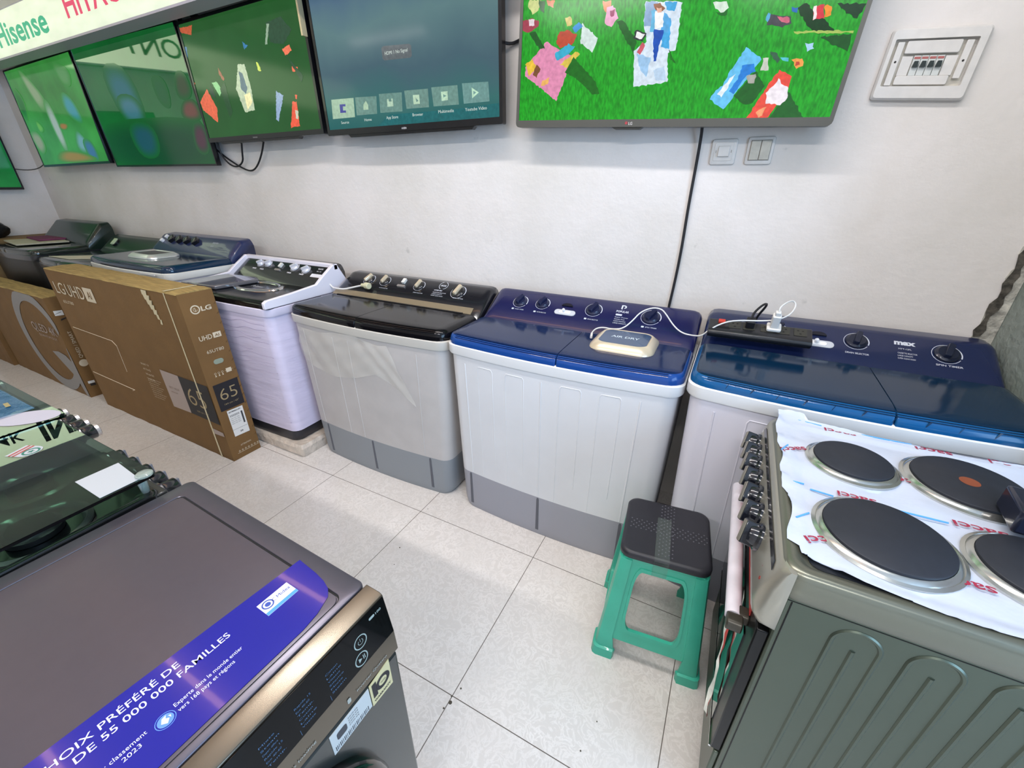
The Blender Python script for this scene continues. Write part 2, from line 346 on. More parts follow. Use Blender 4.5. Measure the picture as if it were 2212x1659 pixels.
PIC_LG=[('dc8caf',[(112,272),(31,198),(32,171),(168,87),(206,174),(224,219),(155,249)]),('e8c040',[(30,209),(59,221),(79,191),(47,171)]),('d8c050',[(173,201),(229,234),(247,228),(207,184)]),('e8b060',[(103,152),(134,162),(128,140),(100,136)]),('7a5030',[(62,176),(78,204),(93,190),(80,162)]),('1e6a1e',[(224,219),(318,142),(339,105),(310,104),(238,157),(195,174)]),('b84830',[(150,269),(164,297),(197,299),(230,282),(215,254),(168,250)]),('38a8c8',[(149,233),(200,260),(228,249),(191,221),(157,213)]),('cfe0dc',[(246,315),(309,267),(295,230),(246,257)]),('3a90d0',[(209,303),(233,320),(250,305),(223,288)]),('d0c070',[(180,335),(202,335),(211,312),(189,310)]),('a04050',[(2,340),(52,343),(80,331),(77,319),(39,302),(11,310)]),('e0d0d8',[(34,340),(59,341),(60,321),(39,322)]),('1c5a20',[(39,302),(64,303),(110,252),(85,253)]),('c8d088',[(34,396),(83,391),(74,363),(50,355),(32,377)]),('205a28',[(72,392),(97,389),(95,356),(81,363)]),('c86a30',[(103,389),(136,385),(131,367),(110,374)]),('1e6222',[(369,309),(392,311),(449,251),(442,220),(399,269)]),('d07838',[(314,367),(344,365),(346,347),(333,334),(317,345)]),('e8a8c8',[(331,348),(351,355),(374,319),(354,296),(327,307)]),('9a3060',[(341,338),(359,341),(359,323),(344,325)]),('d4e2f0',[(460,353),(577,341),(584,219),(558,212),(574,131),(458,121),(445,224),(484,248),(464,296)]),('8aa8cc',[(460,353),(502,348),(488,287),(467,287)]),('9cc4e8',[(454,218),(504,201),(501,149),(474,170)]),('b8d0e8',[(521,167),(554,175),(567,136),(533,138)]),('1e6a1e',[(561,221),(591,182),(572,192)]),('48a8e0',[(527,312),(551,301),(561,221),(533,228)]),('38a0d8',[(524,346),(561,343),(558,318),(531,325)]),('68b8e0',[(481,329),(497,331),(507,274),(488,272),(488,307)]),('58a8e0',[(523,325),(551,301),(550,266),(524,273)]),('f2f4f4',[(496,324),(526,320),(528,281),(501,277)]),('2050b0',[(501,277),(535,274),(527,232),(525,190),(517,191),(504,242)]),('8a5028',[(486,344),(508,345),(527,329),(517,324),(495,326)]),('e8b098',[(500,332),(514,332),(516,319),(503,320)]),('303838',[(438,282),(480,269),(467,246),(437,260)]),('e8e8e8',[(445,275),(472,266),(466,254),(442,262)]),('c85a6a',[(454,218),(467,246),(479,240),(468,211)]),('d8e8d8',[(671,331),(711,328),(718,314),(705,302),(682,314)]),('1e6622',[(684,308),(705,302),(720,310),(720,296),(701,294)]),('143c18',[(907,296),(926,306),(959,280),(986,263),(1020,233),(978,232),(942,255)]),('d83848',[(950,296),(974,297),(985,266),(956,265)]),('f0e0e0',[(949,296),(958,296),(964,269),(957,265)]),('f09030',[(974,297),(995,292),(998,271),(984,270)]),('2868b8',[(894,298),(910,296),(909,284),(898,288)]),('1a3c20',[(1007,297),(1077,291),(1064,259),(1035,273)]),('4a4a50',[(831,288),(896,278),(901,262),(881,254),(838,263)]),('d06a80',[(862,280),(892,277),(898,264),(874,265)]),('58a8d0',[(832,291),(842,287),(839,271),(831,276)]),('a8c060',[(916,242),(1065,233),(1065,228),(918,236)]),('1c5420',[(990,224),(1064,225),(1068,186),(1020,205)]),('a8d0f0',[(953,210),(973,209),(979,196),(965,191)]),('f0a050',[(931,173),(942,178),(958,173),(965,154),(947,151)]),('c04838',[(941,168),(952,169),(956,158),(945,158)]),('58c0d0',[(898,183),(920,178),(921,169),(900,177)]),('386048',[(864,197),(880,195),(900,173),(891,168)]),('c8ccc0',[(851,180),(866,183),(874,149),(851,150)]),('1a6020',[(839,150),(875,109),(853,65),(824,61),(792,85)]),('68c0f0',[(795,211),(846,180),(810,116),(796,94),(771,48),(721,78),(728,97),(750,115),(765,154)]),('2880d8',[(797,166),(831,168),(839,150),(814,138),(791,89),(774,99),(791,130)]),('e8f4fa',[(766,132),(783,144),(757,82),(740,91)]),('a8a8a0',[(814,138),(842,141),(843,119),(825,116)]),('1a6020',[(945,93),(986,47),(1009,17),(909,19),(931,58)]),('e85040',[(906,149),(943,132),(943,102),(904,19),(842,20),(881,104),(883,113)]),('f0e8f0',[(907,129),(921,112),(941,107),(946,76),(931,58),(892,63),(882,91),(902,112)]),('f0a070',[(869,41),(895,55),(891,31),(879,22)])]

PIC_C=[('e06848',[(118,267),(20,210),(30,168),(142,99),(169,167)]),('8ac888',[(180,293),(227,292),(258,248),(222,223)]),('20402c',[(161,286),(179,262),(186,214),(136,241)]),('b8c8a8',[(449,350),(504,345),(515,243),(505,138),(415,132),(386,245)]),('506878',[(443,322),(471,305),(484,238),(460,217),(428,242)]),('f0e8b0',[(443,211),(498,222),(500,177),(442,142)]),('985840',[(273,352),(306,297),(288,291),(266,323)]),('c8d858',[(599,342),(615,341),(630,304),(604,305)]),('3878a8',[(526,439),(563,415),(531,405)]),('f07858',[(819,374),(878,387),(885,360),(833,346)]),('e86848',[(866,299),(906,292),(900,273),(865,279)]),('e85a40',[(822,154),(853,152),(842,44),(769,40)]),('90a8c8',[(712,209),(763,187),(682,75),(665,83)]),('c8c8b0',[(829,118),(854,109),(839,74),(823,82)]),('b85838',[(2,557),(138,555),(107,516),(28,532)]),('284a34',[(737,487),(852,497),(915,439),(837,391),(744,408)]),('407098',[(-22,479),(38,469),(18,422)]),('90a890',[(742,483),(760,480),(717,405),(702,406)]),('244a30',[(836,352),(936,256),(916,231),(860,317)]),('d06848',[(-1,320),(22,302),(3,284),(-13,293)]),('1e4a28',[(299,283),(307,143),(269,113),(240,257)]),('e85a40',[(850,181),(868,179),(859,163),(847,165)])]

PIC_A=[('a8b898',[(289,639),(366,609),(519,460),(411,405),(340,496)]),('c8d0d8',[(475,393),(582,402),(592,146),(507,136)]),('48a8c8',[(849,459),(960,415),(998,279),(814,350)]),('c87848',[(628,290),(738,277),(688,248),(606,259)]),('88b8d8',[(847,225),(939,158),(949,87),(771,108)]),('4878c0',[(894,152),(1007,148),(1037,36),(912,47)]),('b88848',[(468,99),(748,84),(974,30),(397,32)]),('a8a898',[(9,244),(156,246),(186,151),(68,110)]),('68a868',[(888,641),(1064,591),(1020,511),(927,533)]),('78c858',[(215,336),(303,273),(210,252)]),('207838',[(64,556),(146,470),(69,352),(21,429)])]

PIC_B=[('4088a0',[(325,549),(592,531),(615,278),(400,283)]),('5898b8',[(381,407),(578,399),(615,278),(400,283)]),('16543a',[(37,245),(1281,223),(1282,-6),(4,9)]),('2c6488',[(407,241),(661,229),(634,85),(430,83)]),('a05858',[(1125,341),(1229,346),(1254,261),(1081,271)]),('703858',[(1152,217),(1251,212),(1231,87),(1121,97)]),('307848',[(872,481),(992,459),(966,340),(877,371)]),('586048',[(1137,481),(1219,474),(1225,381),(1097,379)])]

PIC_D=[('9ab8a0',[(59,153),(208,150),(201,72),(49,72)]),('303090',[(110,130),(149,129),(146,94),(107,95)]),('9ab8a0',[(130,121),(150,119),(146,103),(128,104)]),('688c84',[(219,151),(353,146),(345,77),(214,78)]),('688c84',[(370,153),(505,149),(499,77),(366,79)]),('6c8e86',[(520,154),(652,151),(651,83),(524,85)]),('6c9088',[(670,154),(806,151),(809,82),(676,84)]),('6c9490',[(829,155),(956,150),(960,83),(834,83)]),('a8c4a8',[(265,118),(284,133),(296,116),(294,97),(263,98)]),('b0ccb4',[(415,130),(449,130),(449,100),(413,100)]),('688c84',[(425,132),(441,131),(441,119),(425,120)]),('b8d4b8',[(567,134),(602,133),(602,99),(567,99)]),('6c8e86',[(581,122),(596,111),(583,106)]),('b8d8bc',[(720,134),(754,134),(754,102),(721,101)]),('6c9088',[(730,125),(747,118),(731,112)]),('b8dcc0',[(876,137),(910,117),(877,99)]),('6c9490',[(883,125),(897,118),(884,111)]),('5c6468',[(415,318),(426,324),(571,316),(581,309),(580,274),(571,268),(426,273),(416,280)])]

grass = mat('screen_grass', '031003', .16, spec=.4, emit='1f9a22', es=1.0, noise=.38, nscale=60, stretch=(2.4, 1, .8))
t, fr = tv('large lit screen showing people on blankets on a green lawn, beside the breaker box', (.803, .6, 1.642), 1.087, .64, math.radians(-2.4), grass, PIC_LG, bez=(.012, .024, .012), bezmat=mat('tv_grey', '56554f', .35, metal=.3), logo=('LG', .43, .009, 'd8d0cc'), depth=.035, radius=.014)
b = MB(); b.cyl(fr, (.452, .0125), .005, .0004, .0010, n=12); b.build('logo_badge', mat('badge_red', 'a03a40', .4), t)
b = MB(); b.slab([(.41, -.007), (.50, -.007), (.515, .002), (.395, .002)], fr, -.03, -.004); b.build('sensor_lip', mat('tv_grey_dark', '34342f', .4), t)
dscr = grad_screen('screen_menu', [(0.0, '2c6c6c'), (.22, '437a78'), (.45, '526f7c'), (.72, '6a8c90'), (.9, '5a7890'), (1.0, '4c6a84')], .57, .78)
t, fr = tv('dark framed screen with a blue-green menu and a row of icon tiles', (-.28, .6, 1.652), 1.022, .60, math.radians(.3), dscr, [('1f6468', [(335, 22), (1005, 24), (1005, 74), (760, 66), (420, 70)])] + PIC_D, logo=('AXEN', .49, .008, 'c8c8cc'), bez=(.015, .026, .013), lip=(.15, .85), org=(0, 0))
mt = mat('menu_text', '101010', .3, emit='d6e4dc', es=.9); b = MB()
b.text('HDMI 1 No Signal', fr, (.432, .291), w=.128, mi=0, off=-.0014)
for s_, x0, x1, z_ in (('Source', 104, 157, 48), ('Home', 261, 307, 51), ('App Store', 400, 471, 52), ('Browser', 556, 616, 54), ('Multimedia', 700, 782, 57), ('Youtube Video', 840, 947, 56)):
    b.text(s_, fr, (x0 / 1000., z_ / 1000.), w=(x1 - x0) / 1000., h=.012, off=-.0014)
b.build('menu_text', mt, t)
gc = mat('screen_dim_grass', '040c06', .1, spec=.3, emit='2f6a34', es=.62, noise=.10, nscale=6)
t, fr = tv('dimmer screen with a dark green lawn picture, just left of the blue-green menu screen', (-1.324, .6, 1.656), 1.015, .585, math.radians(.4), gc, PIC_C, bez=(.016, .024, .014), lip=(.12, .8), logo=('TORNADO', .45, .006, '9a9a9a'))
o_, x_, y_ = fr
MB().box((-.318, .571, 2.06), (-.307, .598, 2.225)).build('side_strip', mat('tape_gold', 'd8c8a0', .3, metal=.4), t)
gb = mat('screen_blurred_green', '03080a', .03, spec=1.0, emit='1c7a38', es=.5, noise=.25, nscale=2.5)
t, fr = tv('glossy dark green screen that mirrors a lit sign along its top', (-2.620, .625, 1.540), 1.275, .72, math.radians(-.4), gb, PIC_B, bez=(.008, .012, .008), wallgap=.03, org=(0, 2), tilt=math.radians(2.5), soft='1c7a38', soft_es=.5)
ga = mat('screen_soft_green', '040c06', .1, spec=.5, emit='3f9a44', es=.62, noise=.35, nscale=3)
t, fr = tv('bright green blurred screen in the corner, leftmost on the back wall', (-3.832, .6, 1.552), 1.19, .69, math.radians(.6), ga, PIC_A, bez=(.012, .016, .010), org=(0, 2), soft='3f9a44')
g0 = mat('screen_deep_green', '020a04', .1, spec=.5, emit='14803c', es=.62, noise=.4, nscale=3)
t, fr = tv('green screen on the left wall, cut off by the picture edge', None, 1.1, .64, 0, g0, [], fr=FR((-4.20, -.58, 1.372), Y, Z), wallgap=.06)
struct_b = None
# angle bracket standing above the third screen
t = thing('wall_bracket', 'black metal angle bracket sticking up behind a screen corner', 'bracket', (-1.34, .68, 2.24))
b = MB()
b.slab([(-1.366, 2.19), (-1.345, 2.19), (-1.315, 2.325), (-1.332, 2.332)], facefr(.64), 0, .012)
b.slab([(-1.332, 2.332), (-1.29, 2.336), (-1.15, 2.25), (-1.20, 2.24)], facefr(.64), 0, .012)
b.slab([(-1.366, 2.245), (-1.366, 2.20), (-1.15, 2.21), (-1.15, 2.25)], facefr(.64), 0, .012)
b.box((-1.35, .64, 2.22), (-1.33, YW - .002, 2.25))
b.build('arm', mat('bracket_black', '26282c', .4, metal=.5), t)

# ================================================================ WIRES, SWITCHES, BREAKER BOX
M_BLKWIRE = mat('black_rubber', '15151a', .5)
def wire(name, label, path, r, m, smooth=2):
    o = MB().tube(path, r, smooth=smooth).build(name, m); return tag(o, label, 'cable')
wire('power_cable', 'black cable hanging down the wall from the big lawn screen to the washers',
     [(1.500, .63, 1.66), (1.512, .66, 1.63), (1.511, .688, 1.55), (1.507, .692, 1.36), (1.509, .692, 1.19), (1.504, .692, 1.06), (1.497, .692, .95), (1.496, .675, .90)], .0055, M_BLKWIRE)
wire('power_cable', 'short black cable running between the menu screen and the lawn screen',
     [(.70, .66, 1.945), (.735, .69, 1.94), (.77, .69, 1.948), (.83, .655, 1.95)], .006, M_BLKWIRE)
wire('power_cable', 'thin black cable looping below the dim lawn screen',
     [(-1.328, .655, 1.675), (-1.332, .66, 1.595), (-1.29, .67, 1.54), (-1.215, .67, 1.521), (-1.14, .67, 1.55), (-1.112, .66, 1.60), (-1.077, .655, 1.68)], .005, M_BLKWIRE)
wire('power_cable', 'thin black cable with the lowest loop, below the dim lawn screen',
     [(-1.392, .66, 1.64), (-1.33, .68, 1.585), (-1.22, .685, 1.53), (-1.116, .685, 1.497), (-1.04, .68, 1.515), (-.95, .67, 1.58), (-.86, .655, 1.68)], .005, M_BLKWIRE)
wire('power_cable', 'thin grey cable sagging between the two leftmost screens',
     [(-4.26, .50, 1.545), (-4.24, .60, 1.53), (-4.17, .67, 1.545), (-4.0, .685, 1.60), (-3.80, .66, 1.63)], .004, mat('grey_wire', '4a4a48', .6))
M_SW = mat('aged_white_plastic', 'd3cfca', .4, noise=.05, nscale=30); M_SWD = mat('grubby_plastic', 'c0bbae', .45, noise=.12, nscale=40)
M_GAP = mat('seam_dark', '98928a', .7)
t = thing('wall_switch', 'square white switch with one small rocker, nearer the hanging cable', 'switch', (1.594, YW, 1.538))
fr = facefr(YW)
def plate(b, x0, x1, z0, z1, r, h, e=.004, f=None):
    b.pillow(lambda i: rrect2(x0 + i, x1 - i, z0 + i, z1 - i, max(r - i, .001), 3), f or fr, [(0, 0), (0, h * .55), (e * .4, h * .9), (e, h)])
b = MB(); plate(b, 1.552, 1.636, 1.498, 1.580, .008, .009); b.build('cover_plate', M_SW, t)
fr = facefr(YW - .009)
b = MB(); b.slab(rrect2(1.563, 1.625, 1.511, 1.568, .004), fr, 0, .0015); b.build('inner_frame', M_SW, t, bevel=.001)
b = MB(); b.add([(1.576, YW - .0105, 1.524), (1.614, YW - .0105, 1.524), (1.614, YW - .0105, 1.558), (1.576, YW - .0105, 1.558), (1.577, YW - .020, 1.525), (1.613, YW - .020, 1.525), (1.613, YW - .012, 1.557), (1.577, YW - .012, 1.557)], [(4, 5, 6, 7), (0, 1, 5, 4), (1, 2, 6, 5), (2, 3, 7, 6), (3, 0, 4, 7)])
b.build('rocker', M_SW, t, bevel=.001)
b = MB(); [b.slab(rrect2(x - .0012, x + .0012, 1.536, 1.545, .001), fr, 0, .0021) for x in (1.569, 1.6195)]; b.build('screw_slot', M_GAP, t)
t = thing('wall_switch', 'square grubby switch with two tall rockers, nearer the breaker box', 'switch', (1.709, YW, 1.54))
fr = facefr(YW); b = MB(); plate(b, 1.667, 1.751, 1.497, 1.583, .008, .009); b.build('cover_plate', M_SW, t)
fr = facefr(YW - .009)
b = MB(); b.slab([(1.677, 1.510), (1.742, 1.510), (1.742, 1.573), (1.677, 1.573)], fr, 0, .001); b.build('rocker_gap', M_GAP, t)
for x0, x1 in ((1.679, 1.7085), (1.7105, 1.740)):
    MB().slab([(x0, 1.512), (x1, 1.512), (x1, 1.571), (x0, 1.571)], fr, .0005, .006).build('rocker', M_SWD, t, bevel=.0012)
# breaker box
t = thing('breaker_box', 'white recessed breaker box with four black toggles on the wall', 'breaker box', (2.08, YW, 1.75))
ra = math.radians(-4); fr = FR((1.976, YW, 1.669), (math.cos(ra), 0, math.sin(ra)), (-math.sin(ra) * .6, 0, math.cos(ra)))
BW, BH = .222, .172
o, x, y = fr; n = x.cross(y); k_ = 20
b = MB(); A = rrect2(0, BW, 0, BH, .010, 4); B = rrect2(.005, BW - .005, .005, BH - .005, .008, 4); Ci = rrect2(.014, BW - .022, .034, BH - .026, .003, 4)
b.loft([[o + x * p + y * q + n * d for p, q in R_] for R_, d in ((A, 0), (A, .012), (B, .018), (Ci, .019), (Ci, .004))], 0)
b.build('cover_frame', M_SW, t)
fr2 = (o + n * .004, x, y); b = MB()
b.slab([(.016, .036), (.198, .036), (.198, .144), (.016, .144)], fr2, 0, .0008); b.build('inner_panel', M_SWD, t)
MB().slab(rrect2(.022, .038, .036, .140, .002), fr2, 0, .012).build('hinge_strip', M_SW, t, bevel=.001)
MB().slab(rrect2(.176, .192, .052, .140, .002), fr2, 0, .012).build('hinge_strip', M_SW, t, bevel=.001)
b = MB(); b.slab(rrect2(.044, .168, .112, .142, .004), fr2, 0, .012); b.slab(rrect2(.044, .168, .038, .060, .004), fr2, 0, .010); b.slab([(.044, .06), (.07, .06), (.07, .108), (.044, .108)], fr2, 0, .006); b.slab([(.144, .06), (.172, .06), (.172, .108), (.144, .108)], fr2, 0, .006); b.build('blanking_plate', M_SW, t, bevel=.0015)
for k in range(4):
    x0 = .0715 + k * .0178
    bb_ = MB(); bb_.slab([(x0, .060), (x0 + .0168, .060), (x0 + .0168, .108), (x0, .108)], fr2, 0, .009)
    br = bb_.build('breaker', mat('breaker_grey', 'c9ccc8', .4), t, bevel=.0008)
    MB().slab([(x0 + .002, .080), (x0 + .015, .080), (x0 + .013, .094), (x0 + .004, .094)], fr2, .009, .016).build('toggle', mat('toggle_black', '1c2624', .4), br)
    MB().slab([(x0 + .001, .0995), (x0 + .0155, .0995), (x0 + .0155, .105), (x0 + .001, .105)], fr2, .009, .0095).build('red_mark', mat('mark_red', 'a8605c', .5), br)
b = MB(); [b.cyl(fr2, (c, .093), .0028, .012, .0126, n=12) for c in (.030, .184)]; b.build('screw_hole', mat('hole_dark', '221f1c', .8), t)

# ================================================================ TWIN-TUB WASHERS
def rr4(x0, x1, y0, y1, r, z, bulge=0.0, n=5, m=8):
    # outline with a subdivided, slightly bowed front edge
    pts = []; hw = (x1 - x0) / 2; xc = (x0 + x1) / 2
    r = r if isinstance(r, (tuple, list)) else (r,) * 4
    q = rrect2(x0, x1, y0, y1, r, n)
    left, rest = q[:n + 1], q[n + 1:]
    a, c = left[-1], rest[0]
    mid = [(a[0] + (c[0] - a[0]) * k / m, a[1] + (c[1] - a[1]) * k / m) for k in range(1, m)]
    return left + mid + rest
def washer(label, x0, x1, yf, zb, rim, lid, D, PA, PB, slen, col, knobs, bulge=.028, group='twin tub washers along the back wall', skirt=.215, split=.5, ribs=None, backdrop=None, lid_r=.05, lid_front=0.0):
    W = x1 - x0; xc = (x0 + x1) / 2; yb = yf + D
    t = thing('washing_machine', label, 'washing machine', (xc, yf + D / 2, zb), group=group)
    M_B = col['body']; M_S = col['skirt']
    def bow(p, k, xa, xb, y0_):
        u = (p[0] - xc) / (W / 2); w_ = max(0, 1 - u * u); f = max(0, 1 - (p[1] - y0_) / .12)
        return (p[0], p[1] - bulge * w_ * f + 0.0)
    zs = [(zb + .015, .040), (zb + .04, .034), (zb + skirt, .028), (rim - .006, .010)]
    def body_ring(z, ins, out=0.0):
        q = rr4(x0 + ins - out, x1 - ins + out, yf + ins * .35 + bulge - out, yb - ins * .3 + out, .045, z)
        return [bow(p, 0, x0, x1, yf + ins * .35 + bulge - out) + (z,) for p in q]
    b = MB(); b.loft([body_ring(zb + .0, .052), body_ring(*zs[0]), body_ring(*zs[1]), body_ring(*zs[2])], 0)
    for fx in (-.31, .31): b.cyl(floorfr(), (xc + fx * W / .93, yf + .12), .02, zb, zb + .01, n=10)
    sk = b.build('base_skirt', M_S, t)
    b = MB(); b.loft([body_ring(zb + skirt, .0275), body_ring(rim - .006, .010)], 0); b.build('cabinet', M_B, t)
    def fy(x, z):       # front surface y at (x, z)
        f = (z - zb) / (rim - zb); ins = .034 + (.010 - .034) * max(0, min(1, (z - zb - .04) / (rim - zb - .04))); u = (x - xc) / (W / 2)
        return yf + ins * .35 + bulge - bulge * max(0, 1 - u * u)
    # pressed ribs in the front sheet
    def sx(x, z):       # follow the taper
        ins = .034 - .024 * max(0, min(1, (z - zb - .04) / (rim - zb - .04))); return xc + (x - xc) * (W / 2 - ins) / (W / 2 - .010)
    b = MB(); zt = rim - .045
    for rb in (ribs or []):
        if len(rb) == 1: paths = [[(rb[0], zb + skirt + .004), (rb[0], zt)]]
        else: paths = [[(rb[0], zb + skirt + .004), (rb[0], zt - .01), (rb[0] + .006, zt), (rb[1] - .006, zt), (rb[1], zt - .01), (rb[1], zb + skirt + .10)]]
        for pth in paths:
            fine = []
            for (xa, za), (xb, zb_) in zip(pth, pth[1:]):
                for k in range(5): fine.append((xa + (xb - xa) * k / 5, za + (zb_ - za) * k / 5))
            fine.append(pth[-1])
            b.tube([(sx(x, z), fy(sx(x, z), z) + (.0024 if len(rb) == 1 else .0020), z) for x, z in fine], .0044 if len(rb) == 1 else .0032, n=8)
    if ribs: b.build('pressed_rib', M_B, t)
    for fx in col.get('slots', (-.38, 0.0, .38)):
        b = MB(); x = xc + fx * W; b.loft([[(x - w_, fy(x, z) - .0012, z), (x + w_, fy(x, z) - .0012, z), (x + w_, fy(x, z) + .01, z), (x - w_, fy(x, z) + .01, z)] for z, w_ in ((zb + .03, .007), (zb + skirt - .012, .0055), (zb + skirt - .004, .003))])
        b.build('skirt_groove', mat('groove_dark', '5c5d64', .6), t)
    # rim collar
    b = MB(); b.loft([body_ring(rim - .010, .004, .004), body_ring(rim - .004, .0, .004), body_ring(rim + .028, 0, .004), body_ring(rim + .034, .006)], 0)
    b.build('top_rim', col['rim'], t)
    # lids
    PAv = Vector((0, PA[0], PA[1])); d = Vector((0, PB[0] - PA[0], PB[1] - PA[1])).normalized()
    pfr = (PAv, Vector((1, 0, 0)), d); pn = pfr[1].cross(d)
    z0 = rim + .030; z1 = lid; xs = x0 + W * split; ylid = PA[0] - .006
    def lid_ring(xa, xb, rl, rr_, ins, z, y0_):
        q = rr4(xa + ins, xb - ins, y0_ + ins + bulge, ylid - min(ins, .004), (rl, rr_, .004, .004), z, n=5, m=8)
        return [bow(p, 0, x0, x1, y0_ + bulge) + (z,) for p in q]
    for nm, xa, xb, rl, rr_ in (('wash_lid', x0 + .001, xs - .0015, lid_r, .004), ('spin_lid', xs + .0015, x1 - .001, .004, lid_r)):
        b = MB(); e0 = 0.0
        rows = [(0.0, z0), (-.001, z0 + (z1 - z0) * .35), (.004, z0 + (z1 - z0) * .72), (.012, z1 - .004), (.026, z1), (.05, z1 + .001)]
        b.loft([lid_ring(xa + (0 if rl > .01 else -i), xb + (0 if rr_ > .01 else i), max(rl - i, .003), max(rr_ - i, .003), i, z, yf + lid_front) for i, z in rows])
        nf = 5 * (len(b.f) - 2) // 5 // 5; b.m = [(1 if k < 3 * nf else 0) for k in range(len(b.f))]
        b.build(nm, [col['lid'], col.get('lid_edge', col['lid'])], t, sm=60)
    # moulded pinstripes along the lid's front shoulder
    b = MB()
    for off, zz in ((.0035, z0 + (z1 - z0) * .74), (.0085, z1 - .0062), (.016, z1 - .0022)):
        pth = []
        for k in range(25):
            x = x0 + .05 + (W - .10) * k / 24; u = (x - xc) / (W / 2); pth.append((x, yf + lid_front + off + bulge - bulge * (1 - u * u), zz + .0004))
        b.tube(pth, .0011, n=5)
    b.build('lid_pinstripe', col['lid'], t)
    # control panel: a wedge swept along x, dropping at its rounded ends
    F = lambda s, off=0: PAv + d * s + pn * off
    sec = [F(-.03), F(0.0), F(slen * .5), F(slen - .012), F(slen - .003) + Vector((0, .004, 0.001)), F(slen) + Vector((0, .010, .0005)), Vector((0, yb - .006, PB[1] + .004)), Vector((0, yb, PB[1] - .012)), Vector((0, yb, rim + .02))]
    sec = [p.copy() for p in sec]; sec[-1].z = rim + .02; sec[0].z = rim + .02
    prof = [(0.0, .80), (.006, .90), (.016, .965), (.032, .995), (.05, 1.0)]
    st = [(x0 + .003 + a, k) for a, k in prof] + [(x1 - .003 - a, k) for a, k in prof[::-1]]
    b = MB(); zb_ = rim + .02
    b.loft([[(x, p.y + (1 - k) * (yb - p.y) * .10, zb_ + (p.z - zb_) * k) for p in sec][::-1] for x, k in st])
    b.build('control_panel', col['panel'], t, sm=50)
    pf = lambda cx, cy: (F(cy) + Vector((cx, 0, 0)), pfr[1], d)
    for (kx, ks, kr, kind) in knobs:
        fr_ = pf(kx, ks)
        if kind in ('navy', 'black', 'white', 'dark'):
            mk = {'navy': mat('knob_navy', '141a3a', .3, coat=.4), 'black': mat('knob_black', '17171b', .3, coat=.4), 'white': mat('knob_chrome_white', 'd8d8e0', .25, metal=.3, coat=.5), 'dark': mat('knob_dark', '10182e', .3, coat=.4)}[kind]
            b = MB(); b.rings(fr_, (0, 0), [(kr * .86, 0), (kr * .84, .006), (kr * .70, .010), (kr * .66, .012)])
            kn = b.build('knob', mk, t)
            ga_ = random.uniform(.1, .5) if kind != 'white' else .9
            gx = (math.cos(PI / 2 - ga_), math.sin(PI / 2 - ga_))
            o, x, y = fr_; xx = (x * gx[1] + y * -gx[0]); yy = (x * gx[0] + y * gx[1])
            b = MB(); b.pillow(lambda i: rrect2(-kr * .24 + i, kr * .24 - i, -kr * .68 + i, kr * .80 - i, kr * .12, 3), (o, xx, yy), [(0, .004), (0, .020), (.002, .024)])
            b.build('grip', col.get('grip', mk), kn)
            b = MB(); b.arc(fr_, (0, 0), kr * .93, kr * 1.02, math.radians(-20), math.radians(60), off=.0006); b.arc(fr_, (0, 0), kr * .96, kr * 1.0, math.radians(60), math.radians(330), off=.0006)
            b.build('dial_ring', col['ink'], t)
        elif kind == 'slide':
            b = MB(); b.slab(rrect2(-kr, kr, -kr * .30, kr * .30, kr * .29, 4), fr_, 0, .003); tr = b.build('selector_plate', mat('selector_silver', 'c8ccd2', .35, metal=.2), t)
            b = MB(); b.slab(rrect2(-kr * .55, kr * .55, -kr * .16, kr * .16, kr * .15, 4), fr_, .003, .005); b.build('slot', mat('slot_white', 'eeeeee', .4), tr)
            b = MB(); b.rings(fr_, (-kr * .1, kr * .05), [(.006, .003), (.005, .012), (.007, .017), (.004, .021)], n=14); b.build('slider_knob', mat('slider_white', 'e4e6ea', .3), tr)
            b = MB(); b.slab([(kr * .95 * math.cos(a) * .55, kr * .75 + kr * .32 * math.sin(a)) for a in [PI * q / 12 for q in range(13)]], fr_, 0, .006); b.build('dome_window', mat('dome_dark', '0e1020', .15, coat=.5), t)
        elif kind == 'cube':
            b = MB(); b.slab(rrect2(-kr, kr, -kr * .3, kr * .25, kr * .2, 4), fr_, 0, .008); tr = b.build('selector_lever', mat('lever_silver', 'b0aaa6', .3, metal=.6), t)
            b = MB(); b.slab(rrect2(-.010, .010, .020, .050, .002), fr_, 0, .012); b.build('selector_button', mat('button_white', 'd8d8d4', .4), t)
    return t, pf, fy, pfr
M_BW = mat('white_plastic', 'd6d6d8', .38, noise=.02, nscale=8); M_BG = mat('greige_plastic', 'bcb6b2', .42, noise=.05, nscale=9)
M_SK = mat('skirt_grey', '9a9aa2', .45); M_SK2 = mat('skirt_grey_green', '8c8f92', .45)
M_RW = mat('rim_white', 'dcdcdc', .35); M_RG = mat('rim_greige', 'c2bdb4', .38)
M_INK = mat('print_white', 'c8ccd6', .5); M_NAVY = mat('panel_navy', '191a46', .22, coat=.4); M_NAVY2 = mat('panel_deep_navy', '141f44', .25, coat=.4)
M_LIDB = mat('lid_blue', '0f2248', .12, spec=.28); M_LIDB2 = mat('lid_petrol_blue', '08263f', .12, spec=.28); M_LIDK = mat('lid_black', '0f0e11', .12, spec=.36)
M_PK = mat('panel_black', '17171c', .2, coat=.5)
def small_lines(b, pf, x, s, w, n, pitch=.011, h=.006, words=('CASSETTE SELECTOR', 'LARGE CAPACITY', 'SUPER CLEAN WASH')):
    for k in range(n): b.text(words[k % len(words)], pf(x, s - k * pitch), (0, 0), h=h, w=w * (1, .78, .9)[k % 3], off=.0007)

